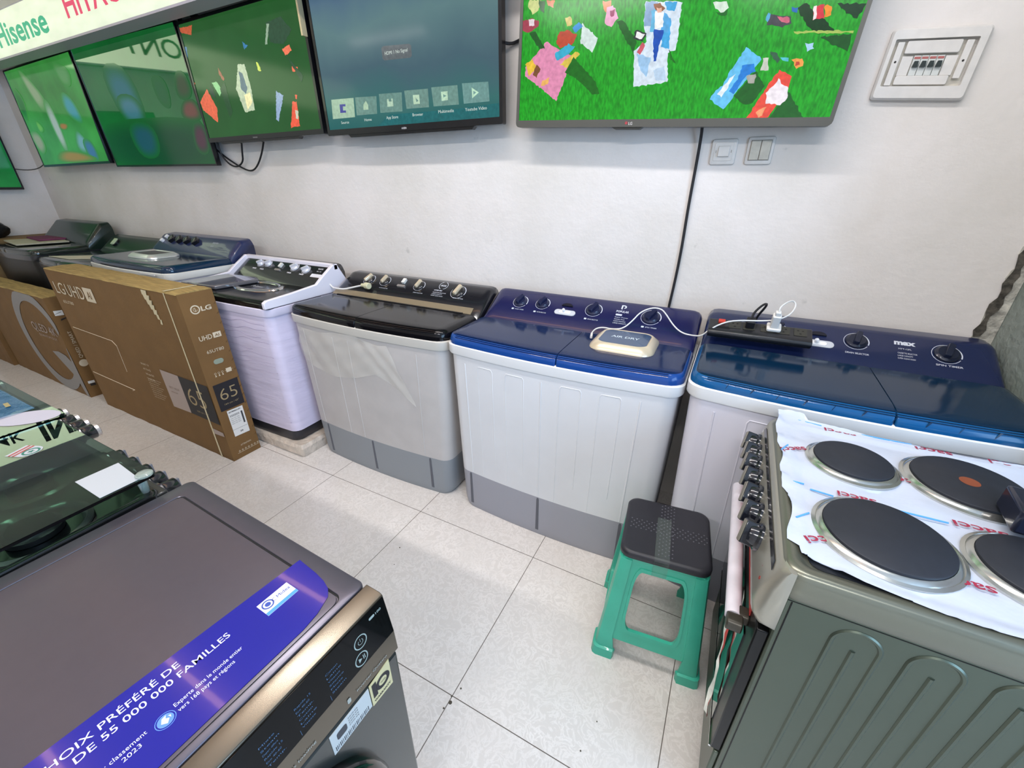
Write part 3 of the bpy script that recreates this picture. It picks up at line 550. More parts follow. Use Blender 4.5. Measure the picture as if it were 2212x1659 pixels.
# --- the blue one in the middle
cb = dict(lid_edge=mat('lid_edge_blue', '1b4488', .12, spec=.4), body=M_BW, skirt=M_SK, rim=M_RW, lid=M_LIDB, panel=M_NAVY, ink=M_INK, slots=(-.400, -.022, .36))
rib5 = [(.806,), (.869, .940), (1.001, 1.083), (1.157,), (1.232, 1.314), (1.382, 1.458), (1.522,)]
t, pf, fy, pfr = washer('wide white twin tub washer with glossy blue lids and a gold air vent cap', .715, 1.643, .115, 0, .812, .885, .515, (.42, .87), (.58, .97), .205, cb,
    [(.866, .135, .036, 'navy'), (.976, .140, .034, 'navy'), (1.094, .105, .048, 'slide'), (1.213, .142, .037, 'navy'), (1.453, .142, .040, 'navy')], ribs=rib5, split=.535)
b = MB()
b.text('POPULAR', pf(1.335, .148), (0, 0), w=.052, h=.011, bold=.02, al='c', off=.0007)
lf = pf(1.335, .164); b.flat([(-.011, .006), (-.011, .026), (.002, .026), (.010, .021), (.010, .012), (.002, .006), (.002, .011), (.005, .014), (.004, .019), (0, .021), (-.005, .021), (-.005, .0)], lf, 0, .0007)
b.slab(rrect2(-.024, .002, 0, .009, .002), pf(1.335, .130), 0, .0006)
small_lines(b, pf, 1.311, .118, .055, 4, words=('Super Power', 'Cassette Wash', 'CLEAN WASHING', 'LARGE CAPACITY'))
for xk, w_ in ((.866, 'WASH TIMER'), (.976, 'WATER SELECTOR'), (1.213, 'DRAIN SELECTOR'), (1.453, 'SPIN TIMER')):
    b.text(w_, pf(xk + .012, .085), (0, 0), h=.006, w=.045, al='c', off=.0007); b.slab([(-.026, 0), (-.016, 0), (-.016, .008), (-.026, .008)], pf(xk, .0845), 0, .0006)
b.build('panel_print', M_INK, t)
# gold vent cap on its spin lid
M_GOLD = mat('champagne_plastic', 'd8c8ac', .3, metal=.35, coat=.3)
capfr = (Vector((1.400, .345, .886)), Vector((1, .02, 0)).normalized(), Vector((-.02, 1, 0)).normalized())
b = MB(); b.pillow(lambda i: rrect2(-.118 + i, .118 - i, -.108 + i, .108 - i, .05 - i * .5, 6), capfr, [(0.0, 0.0), (.002, .008), (.022, .026), (.026, .027), (.030, .024)])
cap = b.build('vent_cap', M_GOLD, t, sm=50)
b = MB(); b.slab(rrect2(-.088, .088, -.078, .078, .018, 4), capfr, .022, .0252); b.build('cap_window', mat('cap_blue', '2c4668', .25, coat=.4), cap)
b = MB(); b.text('AIR DRY', capfr, (0, -.008), w=.105, h=.022, bold=.02, al='c', off=.0256); b.build('cap_lettering', mat('print_pale', 'c4d0d8', .5), cap)

# --- black-lidded one
cg = dict(body=M_BG, skirt=M_SK2, rim=M_RG, lid=M_LIDK, panel=M_PK, ink=M_INK, slots=(-.375, -.015, .36), grip=M_GOLD)
rib3 = [(-.176,), (-.08, .02), (.045,), (.15,), (.23,), (.33, .43), (.552,)]
t, pf, fy, pfr = washer('greige twin tub washer with glossy black lids and torn clear film on its front', -.268, .704, .12, 0, .805, .882, .51, (.42, .87), (.58, .97), .195, cg,
    [(-.080, .148, .037, 'black'), (.033, .152, .034, 'black'), (.160, .130, .026, 'cube'), (.267, .150, .034, 'black'), (.516, .142, .042, 'black')], ribs=[(-.176,), (.045,), (.15,), (.552,)], split=.505)
b = MB(); b.slab([(-.258, .012), (.655, .012), (.652, .052), (-.25, .052)], pf(0, 0), 0.0, .0030); b.build('metal_trim', mat('trim_champagne', 'a99a80', .3, metal=.6), t)
b = MB(); b.box((-.20, .408, .880), (.62, .418, .886)); b.build('hinge_gap', mat('gap_black', '0a0a0c', .6), t)
b = MB(); b.text('OSCAR', pf(.411, .167), (0, 0), w=.034, h=.010, bold=.03, al='c', off=.0007)
b.arc(pf(.411, .172), (0, 0), .024, .0262, math.radians(110), math.radians(250), off=.0007); b.arc(pf(.411, .172), (0, 0), .024, .0262, math.radians(-70), math.radians(70), off=.0007)
b.text('HYPER MIX', pf(.372, .132), (0, 0), h=.008, w=.05, bold=.02, off=.0007); small_lines(b, pf, .372, .118, .08, 3)
for xk, w_ in ((.033, 'WATER SELECTOR'), (.267, 'DRAIN SELECTOR'), (.516, 'SPIN TIMER'), (-.08, 'WASH TIMER')): b.text(w_, pf(xk + .02, .098), (0, 0), h=.006, w=.06, al='c', off=.0007)
b.build('panel_print', M_INK, t)
# torn clear film
M_FILM = mat('clear_film', 'e8e4da', .12, spec=.6, trans=.0, alpha=.30, bump=.6, bscale=14)
random.seed(5); b = MB(); nx, nz = 34, 16; grid = []
tops = lambda u: .785 - .02 * math.sin(u * 9) * .6
def bot(u): return .60 - .05 * math.sin(u * 5) - (0 if u < .72 else (u - .72) * .55)
for i in range(nx + 1):
    u = i / nx; x = -.215 + u * .745
    for j in range(nz + 1):
        v = j / nz; z = bot(u) + (tops(u) - bot(u)) * v; x2 = x - (.13 * max(0, u - .6) / .4 * v)
        wr = .003 + .006 * abs(math.sin(u * 15 + v * 4)) ** 2 + .003 * abs(math.sin(v * 9 - u * 7)) + random.uniform(0, .0012)
        grid.append((x2, fy(x2, z) - wr, z))
b.add(grid, [(i * (nz + 1) + j, (i + 1) * (nz + 1) + j, (i + 1) * (nz + 1) + j + 1, i * (nz + 1) + j + 1) for i in range(nx) for j in range(nz)])
b.build('torn_film', M_FILM, t, sm=20)

# --- blue one at the right
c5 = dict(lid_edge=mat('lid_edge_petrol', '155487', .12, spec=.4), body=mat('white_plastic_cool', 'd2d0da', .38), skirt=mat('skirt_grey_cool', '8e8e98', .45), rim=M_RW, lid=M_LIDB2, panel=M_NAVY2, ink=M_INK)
t, pf, fy, pfr = washer('largest white twin tub washer with petrol-blue lids, in the right corner', 1.656, 2.500, .105, 0, .836, .905, .56, (.455, .890), (.60, .981), .175, c5,
    [(1.790, .110, .034, 'dark'), (1.900, .118, .034, 'dark'), (2.022, .085, .048, 'slide'), (2.132, .118, .036, 'dark'), (2.366, .112, .038, 'dark')], ribs=[(1.745,), (1.84, 1.91), (1.99,), (2.07, 2.15), (2.24, 2.32)], split=.60)
b = MB(); b.text('max', pf(2.262, .128), (0, 0), w=.056, h=.020, bold=.05, al='c', off=.0007); b.text('MTT-13FL', pf(2.262, .108), (0, 0), w=.034, h=.006, al='c', off=.0007)
small_lines(b, pf, 2.243, .090, .05, 3)
for xk, w_ in ((2.135, 'DRAIN SELECTOR'), (2.370, 'SPIN TIMER')): b.text(w_, pf(xk, .062), (0, 0), h=.007, w=.065, al='c', off=.0007, bold=.01)
b.build('panel_print', M_INK, t)

# --- white one on foam, black lid
cw = dict(body=mat('lavender_film_plastic', 'd6cce0', .38, noise=.05, nscale=5, bump=.35, bscale=8, stretch=(.6, .6, 4)), skirt=mat('skirt_black', '2a2a30', .35), rim=mat('rim_lavender', 'd8d0e2', .35),
          lid=M_LIDK, panel=M_PK, ink=mat('print_bright', 'd8d8e0', .5), slots=())
b = MB()
for k in range(11):
    x = 1.76 + k * .066; b.slab([(x, .878), (x + .0016, .878), (x + .0086 + .004 * (k % 2), .897), (x + .007, .897)], facefr(.0), 0, .001)
b.v = [Vector((v.x, (.105 + .028 - .028 * (1 - ((v.x - 2.078) / .422) ** 2)) + (.0016 if v.z > .89 else -.0012), v.z)) for v in b.v]
b.build('inner_rib', mat('rib_dark_blue', '0e2c4a', .2, coat=.6), t)
t, pf, fy, pfr = washer('white twin tub washer with black lid and oval chrome ring, standing on foam', -1.085, -.290, .040, .075, .838, .905, .53, (.385, .925), (.505, 1.012), .145, cw,
    [(-.895, .100, .026, 'white'), (-.825, .105, .026, 'white'), (-.705, .066, .024, 'cube'), (-.585, .102, .030, 'white'), (-.482, .094, .030, 'white')], skirt=.072, bulge=.012, split=.46, lid_r=.012, ribs=None)
M_WHT = mat('gloss_white', 'e4e0ea', .3, coat=.3)
b = MB()
for xa, xb in ((-1.089, -1.068), (-.307, -.286)):       # raised white side rails that sweep up into the panel ends
    pr = [(.042, .872), (.042, .905), (.06, .914), (.20, .922), (.36, .936), (.40, .965), (.49, 1.022), (.515, 1.022), (.565, .935), (.565, .872)]
    b.loft([[(x, y, z) for y, z in pr][::-1] for x in (xa, xb)])
b.box((-1.089, .492, .99), (-.286, .52, 1.022))
b.build('side_rail', M_WHT, t, bevel=.004)
ofr = (Vector((-.655, .265, .9055)), Vector((1, 0, 0)), Vector((0, 1, 0)))
b = MB(); o, x, y = ofr
b.loft([[o + x * p + y * q + Vector((0, 0, h)) for p, q in circ2(0, 0, .185 - i, 40, .100 - i)] for i, h in ((0, 0), (.004, .006), (.018, .010), (.030, .007), (.034, .002))], 0, cap=False); b.build('lid_ring', mat('chrome', 'c8c8c8', .12, metal=1.0), t)
b = MB(); b.text('Pulsator', (o + Vector((0, 0, .001)), x, y), (0, -.012), w=.10, h=.026, al='c'); b.build('lid_lettering', M_INK, t)
b = MB(); b.text('PULSATOR', pf(-.375, .108), (0, 0), w=.04, h=.010, bold=.02, al='c', off=.0007); b.text('PPC 120', pf(-.375, .090), (0, 0), w=.034, h=.008, al='c', off=.0007)
b.slab(rrect2(-.045, .035, 0, .024, .004), pf(-.372, .050), 0, .0007)
for xk in (-.93, -.86, -.61, -.505): b.text('TIMER', pf(xk + .01, .054), (0, 0), h=.009, w=.04, bold=.03, al='c', off=.0007)
b.build('panel_print', cw['ink'], t)
b = MB(); b.slab([(-1.07, .08), (-.78, .10), (-.74, .33), (-.80, .36), (-1.07, .34)], FR((0, 0, .907), X, Y), 0, .022); b.build('raised_lid_panel', mat('smoky_lid', '5c5a5e', .15, coat=.8), t, bevel=.006)
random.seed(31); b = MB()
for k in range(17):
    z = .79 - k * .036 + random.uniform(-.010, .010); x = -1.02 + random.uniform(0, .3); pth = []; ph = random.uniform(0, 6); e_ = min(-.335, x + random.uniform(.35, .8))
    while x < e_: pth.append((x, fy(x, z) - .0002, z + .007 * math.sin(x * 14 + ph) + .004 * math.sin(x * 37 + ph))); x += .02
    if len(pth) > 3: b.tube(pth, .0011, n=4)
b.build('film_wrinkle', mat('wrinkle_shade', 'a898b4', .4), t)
# foam block under it
t = thing('foam_base', 'plastic-wrapped foam block under the white washer with the chrome ring', 'foam base', (-.68, .26, 0))
b = MB(); random.seed(3)
ring = lambda ins, z: [(p[0] + random.uniform(-.003, .003), p[1] + random.uniform(-.003, .003), z + random.uniform(-.002, .002)) for p in rr4(-1.085 + ins, -.272 - ins, .035 + ins, .60 - ins, .02, z, n=3, m=14)]
b.loft([[(p[0], p[1], 0) for p in ring(.006, 0)], ring(0, .012), ring(-.001, .035), ring(.001, .055), [(p[0], p[1], .074) for p in ring(.012, .07)]])
b.build('wrapped_foam', mat('wrapped_foam', 'cdbfb0', .35, coat=.3, noise=.2, nscale=18, bump=1.0, bscale=30), t, sm=20)

# --- blue one further left with four square knobs
c1 = dict(body=mat('white_plastic_dim', 'd4d0d6', .38), skirt=M_SK, rim=mat('rim_ivory', 'd6d4cc', .35), lid=mat('lid_teal_navy', '102a42', .12, coat=.3, spec=.4), panel=mat('panel_ink', '202a50', .3, coat=.3), ink=M_INK)
t, pf, fy, pfr = washer('white top-loading washer with dark blue lid and four square black knobs', -2.065, -1.125, .025, .03, .935, 1.005, .57, (.43, 1.015), (.525, 1.10), .125, c1, [], split=.06, bulge=.03)
b = MB()
for k, x in enumerate((-1.868, -1.772, -1.680, -1.580)):
    f = pf(x, .078); o, xx, yy = f; a = .75; xr = xx * math.cos(a) + yy * math.sin(a); yr = -xx * math.sin(a) + yy * math.cos(a)
    q = MB(); q.pillow(lambda i: rrect2(-.022 + i, .022 - i, -.022 + i, .022 - i, .003, 2), (o, xr, yr), [(0, 0), (0, .022), (.003, .025)]); q.build('square_knob', mat('knob_black', '17171b', .3, coat=.4), t)
for x, s in ((-1.955, .095), (-1.98, .060)):
    q = MB(); q.cyl(pf(x, s), (0, 0), .014, 0, .016, n=12); q.build('small_knob', mat('slider_white', 'e4e6ea', .3), t)
f = pf(-1.40, .08); q = MB(); q.text('DAEWON', f, (0, 0), w=.06, h=.012, off=.0007); q.text('12KG', pf(-1.40, .055), (0, 0), w=.03, h=.008, off=.0007); q.build('panel_print', M_INK, t)
cf = (Vector((-1.625, .235, 1.007)), Vector((1, 0, 0)), Vector((0, 1, 0)))
q = MB(); q.pillow(lambda i: rrect2(-.15 + i, .15 - i, -.095 + i, .095 - i, (.05 - i * .5), 5), cf, [(0, 0), (.002, .008), (.022, .024), (.028, .024), (.032, .020)]); cp = q.build('vent_cap', mat('silver_plastic', 'd4d8d4', .28, metal=.6), t)
q = MB(); q.slab(rrect2(-.11, .11, -.058, .058, .016, 4), cf, .018, .0212); q.build('cap_window', mat('cap_smoke', '1c2228', .35, spec=.3), cp)
b = MB(); b.slab(rrect2(-1.36, -1.20, .955, .962, .003, 2), facefr(.026), 0, .004)
b.build('side_trim', M_RW, t)
t = thing('foam_base', 'low white foam block under the washer with four square knobs', 'foam base', (-1.6, .3, 0)); MB().box((-2.03, .07, 0), (-1.16, .57, .03)).build('foam', mat('foam_white', 'cfcac4', .8), t, bevel=.004)

# --- two dark ones in the left corner
ck = dict(body=mat('dark_brown_cabinet', '1c1914', .4), skirt=mat('skirt_black', '2a2a30', .35), rim=mat('rim_dark', '22242a', .3, coat=.5), lid=mat('lid_smoked_green', '202824', .12, coat=.4), panel=mat('panel_dark_green', '16261f', .3, coat=.2), ink=M_INK)
t, pf, fy, pfr = washer('dark twin tub washer with smoked lids and one pale knob, next to the square-knob one', -2.96, -2.12, .030, .0, .865, .930, .56, (.44, .935), (.56, 1.040), .150, ck, [], split=.5)
f = pf(-2.79, .085); q = MB(); q.cyl(f, (0, 0), .034, 0, .012, n=20); kn = q.build('knob', mat('knob_black', '17171b', .3, coat=.4), t)
q = MB(); q.slab(rrect2(-.014, .004, -.030, .028, .006), f, .012, .022); q.slab(rrect2(.008, .018, -.026, .030, .004), f, .012, .020); q.build('grip', mat('grip_pale', 'b8c8a4', .4), kn)
b = MB(); b.slab([(-2.86, .10), (-2.55, .11), (-2.30, .30), (-2.34, .34), (-2.62, .27), (-2.70, .20)], FR((0, 0, .933), X, Y), 0, .004); o = b.build('paper_sheet', mat('paper_cream', 'b8b4a0', .8, noise=.08, nscale=14)); tag(o, 'crumpled pale paper sheet lying on the dark washer lid', 'paper')
t, pf, fy, pfr = washer('dark twin tub washer in the far left corner with a tall rounded backboard', -3.93, -3.06, .04, .0, .895, .965, .58, (.42, .99), (.55, 1.125), .185, ck, [], split=.5)
b = MB(); b.slab([(-3.90, .16), (-3.42, .10), (-3.34, .40), (-3.82, .46)], FR((0, 0, .974), X, Y), 0, .012); o = b.build('folded_cloth', mat('cloth_cream', 'aca792', .9, noise=.12, nscale=14, bump=.6), bevel=.003); tag(o, 'folded cream cloth on the far left dark washer', 'cloth')
b = MB(); b.slab([(-3.88, .30), (-3.50, .26), (-3.46, .46), (-3.84, .52)], FR((0, 0, .987), X, Y), 0, .014); o = b.build('folded_cloth', mat('cloth_plum', '6c3450', .9, noise=.15, nscale=14, bump=.6), bevel=.004); tag(o, 'folded plum cloth lying on the cream cloth in the corner', 'cloth')
t = thing('cardboard_box', 'tall plain brown carton by the left wall carrying a dark bag', 'box', (-4.15, .2, 0))
MB().box((-4.29, -.04, 0), (-3.96, .62, .985)).build('carton', mat('carton_ochre', '7c6440', .8, noise=.12, nscale=8), t, bevel=.004)
b = MB(); random.seed(21); rs = []
for k in range(9):
    h = k / 8; r = .105 * (math.sin(PI * (.12 + .80 * h)) ** .6); rs.append([(-4.17 + (r * (1 + .15 * math.sin(3 * a + k))) * math.cos(a), .17 + r * 1.15 * (1 + .12 * math.sin(5 * a + k * .7)) * math.sin(a), .987 + h * .14) for a in [2 * PI * q / 18 for q in range(18)]])
b.loft(rs); b.tube([(-4.12, .20, 1.10), (-4.08, .21, 1.155), (-4.10, .14, 1.165), (-4.14, .12, 1.11)], .007, smooth=2); o = b.build('crumpled_bag', mat('bag_black', '191a1d', .45, bump=1, bscale=14), sm=60); tag(o, 'dark crumpled bag on the brown carton at the left edge', 'bag')

# ================================================================ CARTONS
M_CARD = mat('cardboard', '74552e', .75, noise=.07, nscale=9, bump=.12, bscale=60); M_CARD2 = mat('cardboard_shade', '80642f', .75, noise=.08, nscale=9)
M_FOLD = mat('cardboard_torn', '9c8450', .85, noise=.28, nscale=22, stretch=(.4, 3, 1), bump=.5, bscale=40)
M_PRW = mat('print_cream', 'cfc0a6', .6); M_PRP = mat('print_pinkish', 'a8978e', .6); M_PRK = mat('print_black', '1e1c20', .55); M_LAB = mat('label_white', 'dedcd6', .5); M_TAPE = mat('clear_tape', 'cdbd94', .2, coat=.5)
def carton(label, x0, x1, y0, y1, h, warp=.004):
    t = thing('television_carton', label, 'box', ((x0 + x1) / 2, (y0 + y1) / 2, 0))
    b = MB(); n = 26
    # long sheet with a slightly wavy bottom edge
    rs = []
    for k in range(n + 1):
        x = x0 + (x1 - x0) * k / n; wz = random.uniform(0, warp) if 0 < k < n else 0; wy = random.uniform(-.0015, .0015)
        rs.append([(x, y0 + wy, wz), (x, y1 + wy, wz), (x, y1 + wy, h - .004), (x, y0 + wy, h - .004 - wz)])
    b.loft(rs); b.build('carton', M_CARD, t, sm=10)
    b = MB(); rs = []
    for k in range(n + 1):
        x = x0 + .001 + (x1 - x0 - .002) * k / n; a = random.uniform(-.003, .002); c_ = random.uniform(-.002, .002)
        rs.append([(x, y0 - .001 + c_, h - .006), (x, y1 + .001, h - .006), (x, y1 - .002, h + a * .6), (x, (y0 + y1) / 2 + .01, h + .004 + a), (x, y0 + .004, h + a)])
    b.loft(rs); b.build('top_flap', M_FOLD, t, sm=15)
    return t
random.seed(4)
t = carton('large brown television carton with black 65 panels, standing in front of the washers', -2.075, -.600, -.170, -.008, .960)
ff = facefr(-.1725); ef = FR((-.599, 0, 0), Y, Z)       # front and end faces
b = MB()
b.text('LG', ff, (-2.02, .812), h=.075, w=.13, bold=.0); b.text('UHD', ff, (-1.865, .808), h=.078, w=.225, bold=.0)
A = rrect2(-1.625, -1.510, .805, .888, .004, 2); b.flat(A, ff, 0, .0004)
b.text('65UT80', ff, (-1.99, .752), h=.020, w=.14)
for k in range(4): b.text(('SMART TV', 'AI ThinQ', 'WebOS', 'HDR')[k], ff, (-1.265 + .006 * k, .475 - k * .032), h=.012, w=.09 - .01 * (k % 2))
for k in range(9): b.text('Design and specification', ff, (-1.258, .385 - k * .0155), h=.006, w=.15 - .02 * (k % 3))
for x0, z0, x1, z1, r in ((-2.03, .586, -1.53, .574, .0018), (-1.53, .574, -1.492, .548, .0016), (-1.492, .548, -1.504, .375, .0010), (-2.045, .264, -1.507, .248, .0022), (-1.54, .236, -1.507, .248, .0020)):
    b.tube([(x0, -.1725, z0), (x1, -.1725, z1)], r, n=5)
b.build('front_print', M_PRW, t)
b = MB(); b.text('AI', ff, (-1.592, .825), h=.042, w=.05, bold=.02, off=.0008); b.build('tag_lettering', M_CARD, t)
b = MB(); b.flat([(-1.060, .244), (-.878, .247), (-.878, .480), (-1.060, .482)], ff, 0, .0004); b.build('pale_panel', M_PRP, t)
b = MB(); b.text('BEST VALUE', ff, (-1.02, .375), h=.014, w=.10, off=.0008); b.text('selected', ff, (-1.02, .35), h=.01, w=.07, off=.0008); b.build('pale_panel_lettering', mat('print_brown', '7e6a5c', .6), t)
b = MB(); b.flat([(-.878, .247), (-.606, .240), (-.606, .476), (-.878, .480)], ff, 0, .0004)
b.flat([(-.150, .3135), (-.020, .3145), (-.019, .471), (-.150, .470)], ef, 0, .0004); b.build('black_panel', M_PRK, t)
b = MB(); b.text('65', ff, (-.842, .315), h=.115, w=.165, off=.0008, bold=-.012); b.text('164 cm / 65"', ff, (-.80, .275), h=.013, w=.11, off=.0008)
b.text('65', ef, (-.130, .372), h=.070, w=.090, off=.0008, bold=-.012); b.text('164 cm / 65"', ef, (-.122, .342), h=.010, w=.078, off=.0008); b.build('size_numerals', mat('print_gold', 'a08c66', .5), t)
b = MB(); b.flat([(-.70, .16), (-.605, .165), (-.605, .190), (-.70, .195)], ff, 0, .0004); b.build('pale_strip', M_PRP, t)
b = MB()
b.arc(ef, (-.112, .872), .0165, .0225, 0, 2 * PI, off=.0006, n=24); b.flat(circ2(-.112, .872, .0165, 20), ef, 1, .0005); b.arc(ef, (-.112, .872), .008, .010, math.radians(90), math.radians(360), off=.0008, n=16); b.flat([(-.1135, .864), (-.1105, .864), (-.1105, .880), (-.1135, .880)], ef, 0, .0008)
b.text('LG', ef, (-.086, .860), h=.023, w=.050, bold=.03, off=.0006)
b.text('UHD', ef, (-.138, .714), h=.025, w=.062, bold=.01, off=.0006); b.flat([(-.070, .713), (-.030, .713), (-.030, .741), (-.070, .741)], ef, 0, .0005)
b.text('65UT80', ef, (-.124, .642), h=.017, w=.086, off=.0006)
for k in range(3): b.arc(ef, (-.118 + k * .018, .528), .004, .0055, 0, 2 * PI, off=.0006, n=10); b.slab([(-.122 + k * .018, .51), (-.118 + k * .018, .524), (-.114 + k * .018, .51)], ef, 0, .0006)
b.slab([(-.062, .515), (-.034, .515), (-.034, .538), (-.062, .538)], ef, 0, .0006); b.slab([(-.068, .526), (-.028, .526), (-.028, .5275), (-.068, .5275)], ef, 0, .0007)
for k in range(7): b.arc(ef, (-.125 + k * .018, .045), .0055, .0068, 0, 2 * PI, off=.0006, n=4); b.slab([(-.127 + k * .018, .042), (-.123 + k * .018, .042), (-.125 + k * .018, .049)], ef, 0, .0006)
b.slab([(-.137, .034), (-.010, .034), (-.010, .0355), (-.137, .0355)], ef, 0, .0006); b.text('ATTENTION', ef, (-.11, .072), h=.010, w=.06, off=.0006)
b.build('end_print', [M_PRW, M_CARD], t)
b = MB(); b.text('AI', ef, (-.062, .719), h=.014, w=.022, bold=.02, off=.0009); b.build('end_tag_lettering', M_CARD, t)
b = MB(); b.flat([(-.124, .141), (-.039, .137), (-.038, .303), (-.124, .305)], ef, 0, .0005); lb = b.build('shipping_label', M_LAB, t)
b = MB(); b.text('65UT80006LA.AFU', ef, (-.118, .288), h=.008, w=.066, bold=.03, off=.0010)
for k in range(18): b.slab([(-.116 + k * .003, .262), (-.1145 + k * .003 - (k % 3) * .0004, .262), (-.1145 + k * .003 - (k % 3) * .0004, .274), (-.116 + k * .003, .274)], ef, 0, .0008)
for k in range(4): b.text('Made in 04 / 2024', ef, (-.118, .250 - k * .011), h=.005, w=.05, off=.001)
b.slab([(-.056, .20), (-.047, .20), (-.047, .275), (-.056, .275)], ef, 0, .0008); b.slab([(-.124, .182), (-.039, .181), (-.039, .182), (-.124, .183)], ef, 0, .0008); b.text('04', ef, (-.088, .155), h=.010, w=.016, bold=.03, off=.001)
b.build('label_lettering', mat('label_ink', '3c3c40', .6), lb)
b = MB(); b.slab(rrect2(-.108, -.058, .576, .602, .013, 5), ef, 0, .0012); b.build('hand_hole', mat('handle_greenish', '8c9684', .5), t)
b = MB(); b.slab([(-.715, .0), (-.700, .0), (-.704, .956), (-.712, .956)], ff, .0002, .0012); b.box((-.714, -.17, .9635), (-.702, -.02, .9655)); b.build('tape_strip', M_TAPE, t)
b = MB(); random.seed(9)
for k in range(7):
    z = .95 - k * .024; w_ = .05 - k * .006; x = -.895 + k * .011
    b.slab([(x - w_ * .5, z - .024), (x + w_ * .3, z - .026), (x + w_ * .5 + random.uniform(-.01, .01), z), (x - w_ * .4 + random.uniform(-.01, .01), z)], ff, .0004, .002 + random.uniform(0, .003))
b.build('torn_tape', M_TAPE, t)
b = MB()
for k in range(16): b.slab([(-.020 + (k % 2) * .002, .88 - k * .052), (-.008, .889 - k * .052), (-.007, .892 - k * .052), (-.019, .884 - k * .052)], ef, 0, .0007)
b.build('edge_ticks', mat('print_dark_brown', '5a4020', .7), t)

t = carton('shorter brown television carton with a big grey ring printed on it, behind the 65 one', -3.63, -2.312, -.175, -.045, .745)
ff = facefr(-.1775); ef = FR((-2.311, 0, 0), Y, Z); M_RING = mat('print_grey', '8b8784', .6)
b = MB(); o, x, y = ff
ex = lambda a, rx, rz, cx, cz: (cx + rx * math.cos(a), cz + rz * math.sin(a))
vs_ = []; N = 40; za, zb_ = .02, .742
for k in range(N + 1):
    a = 2 * PI * k / N
    p0 = ex(a, .315, .300, -2.64, .385); p1 = ex(a, .395, .385, -2.655, .385)
    p1 = (min(max(p1[0], -3.62), -2.314), min(max(p1[1], .006), .738)); vs_ += [o + x * p0[0] + y * p0[1] + x.cross(y) * .0004, o + x * p1[0] + y * p1[1] + x.cross(y) * .0004]
b.add(vs_, [(2 * k, 2 * k + 1, 2 * k + 3, 2 * k + 2) for k in range(N) if not (.0 <= k / N < .03)])
b.flat([(-2.62, .315), (-2.50, .332), (-2.40, .318), (-2.316, .26), (-2.316, .01), (-2.36, .01), (-2.40, .15)], ff, 0, .0006)
b.build('ring_print', M_RING, t)
b = MB(); b.text('QLED 4K', ff, (-2.77, .462), h=.065, w=.40, bold=.0, off=.0008); b.text('QUANTUM DOT', ff, (-2.71, .425), h=.018, w=.30, off=.0008); b.build('front_lettering', M_PRP, t)
b = MB(); b.slab([(-.157, .616), (-.112, .613), (-.112, .647), (-.157, .650)], ef, 0, .0006); b.slab([(-.155, .105), (-.118, .103), (-.118, .122), (-.155, .124)], ef, 0, .0006); b.build('small_label', M_LAB, t)
b = MB(); b.slab([(-.158, .612 + .012), (-.12, .635), (-.12, .638), (-.152, .628)], ef, .0007, .0009); b.slab([(-.140, .578), (-.110, .588), (-.108, .596), (-.138, .590)], ef, 0, .0008); b.slab([(-.148, .085), (-.118, .083), (-.118, .101), (-.148, .103)], ef, 0, .0006); b.build('black_mark', mat('ink_dark', '2a2420', .7), t)
b = MB(); b.arc(ef, (-.128, .262), .0, .026, 0, 2 * PI, off=.0006, n=24)
zf = FR((-2.311, 0, 0), Z, NY)
b.text('QNED / SMART', zf, (.30, .118), h=.020, w=.20, off=.0006); b.build('end_print', M_PRW, t)
t = carton('plain darker brown carton at the far left, partly hidden by the stoves', -4.22, -3.66, -.20, -.06, .70)

# ================================================================ FREE-STANDING COOKER (right)
M_INOX = mat('olive_steel', '525a4e', .32, metal=.6, noise=.03, nscale=6); M_INOXF = mat('steel_face', 'a19e92', .3, metal=.6); M_HOBD = mat('hob_dark', '23262c', .3, metal=.3)
t = thing('cooker', 'free-standing electric cooker with film-covered hob and black knobs, right foreground', 'cooker', (2.16, -.245, 0))
YA, YB, ZC = -.530, .040, .86
b = MB(); b.box((1.903, YA, .03), (2.44, YB, .80)); b.build('body', M_INOX, t, bevel=.004)
b = MB()                                              # hob tray with a dished rim
q = lambda i, z: [(p[0], p[1], z) for p in rrect2(1.885 + i, 2.447 - i, YA - .004 + i, YB + .004 - i, max(.035 - i * .6, .01), 6)]
b.loft([q(.010, .79), q(0, .80), q(0, .842), q(.003, .852), q(.010, .857), q(.022, .856), q(.032, .850), q(.036, .849)])
b.build('hob_rim', mat('hob_steel', '76776a', .28, metal=.65), t, sm=50)
b = MB(); b.slab(rrect2(1.925, 2.43, YA + .030, YB - .028, .02), FR((0, 0, .8495), X, Y), 0, .0012); b.build('hob_base', M_HOBD, t)
# control panel: slanted wedge on the front with rounded lower ends
cp = [(1.905, .70), (1.875, .705), (1.864, .722), (1.862, .745), (1.868, .80), (1.880, .842), (1.890, .853), (1.905, .853)]
b = MB(); st = [(YA - .002, .55), (YA + .004, .80), (YA + .014, .95), (YA + .03, 1.0), (YB - .03, 1.0), (YB - .014, .95), (YB - .004, .80), (YB + .002, .55)]
b.loft([[(1.905 + (x - 1.905) * k, y, .853 - (.853 - z) * (.82 + .18 * k)) for x, z in cp] for y, k in st]); b.build('control_panel', M_INOXF, t, sm=50)
pv = Vector((1.8655, 0, .78)); pu = Vector((.012, 0, .060)).normalized(); pf2 = lambda y, s: (Vector((1.8655, y, .775)) + pu * s, Vector((0, -1, 0)), pu)   # faces -x
b = MB(); b.slab([(-.02, .052), (.50, .052), (.486, .064), (-.01, .064)], pf2(-.01, 0), .0006, .0020); b.build('black_strip', mat('strip_black', '18181c', .2, coat=.5), t)
b = MB(); [b.cyl(pf2(y, s), (0, 0), .0035, 0, .0022, n=10) for y, s in ((-.492, .008), (-.474, .024))]; b.build('indicator_light', mat('lamp_red', '8c3a34', .3), t)
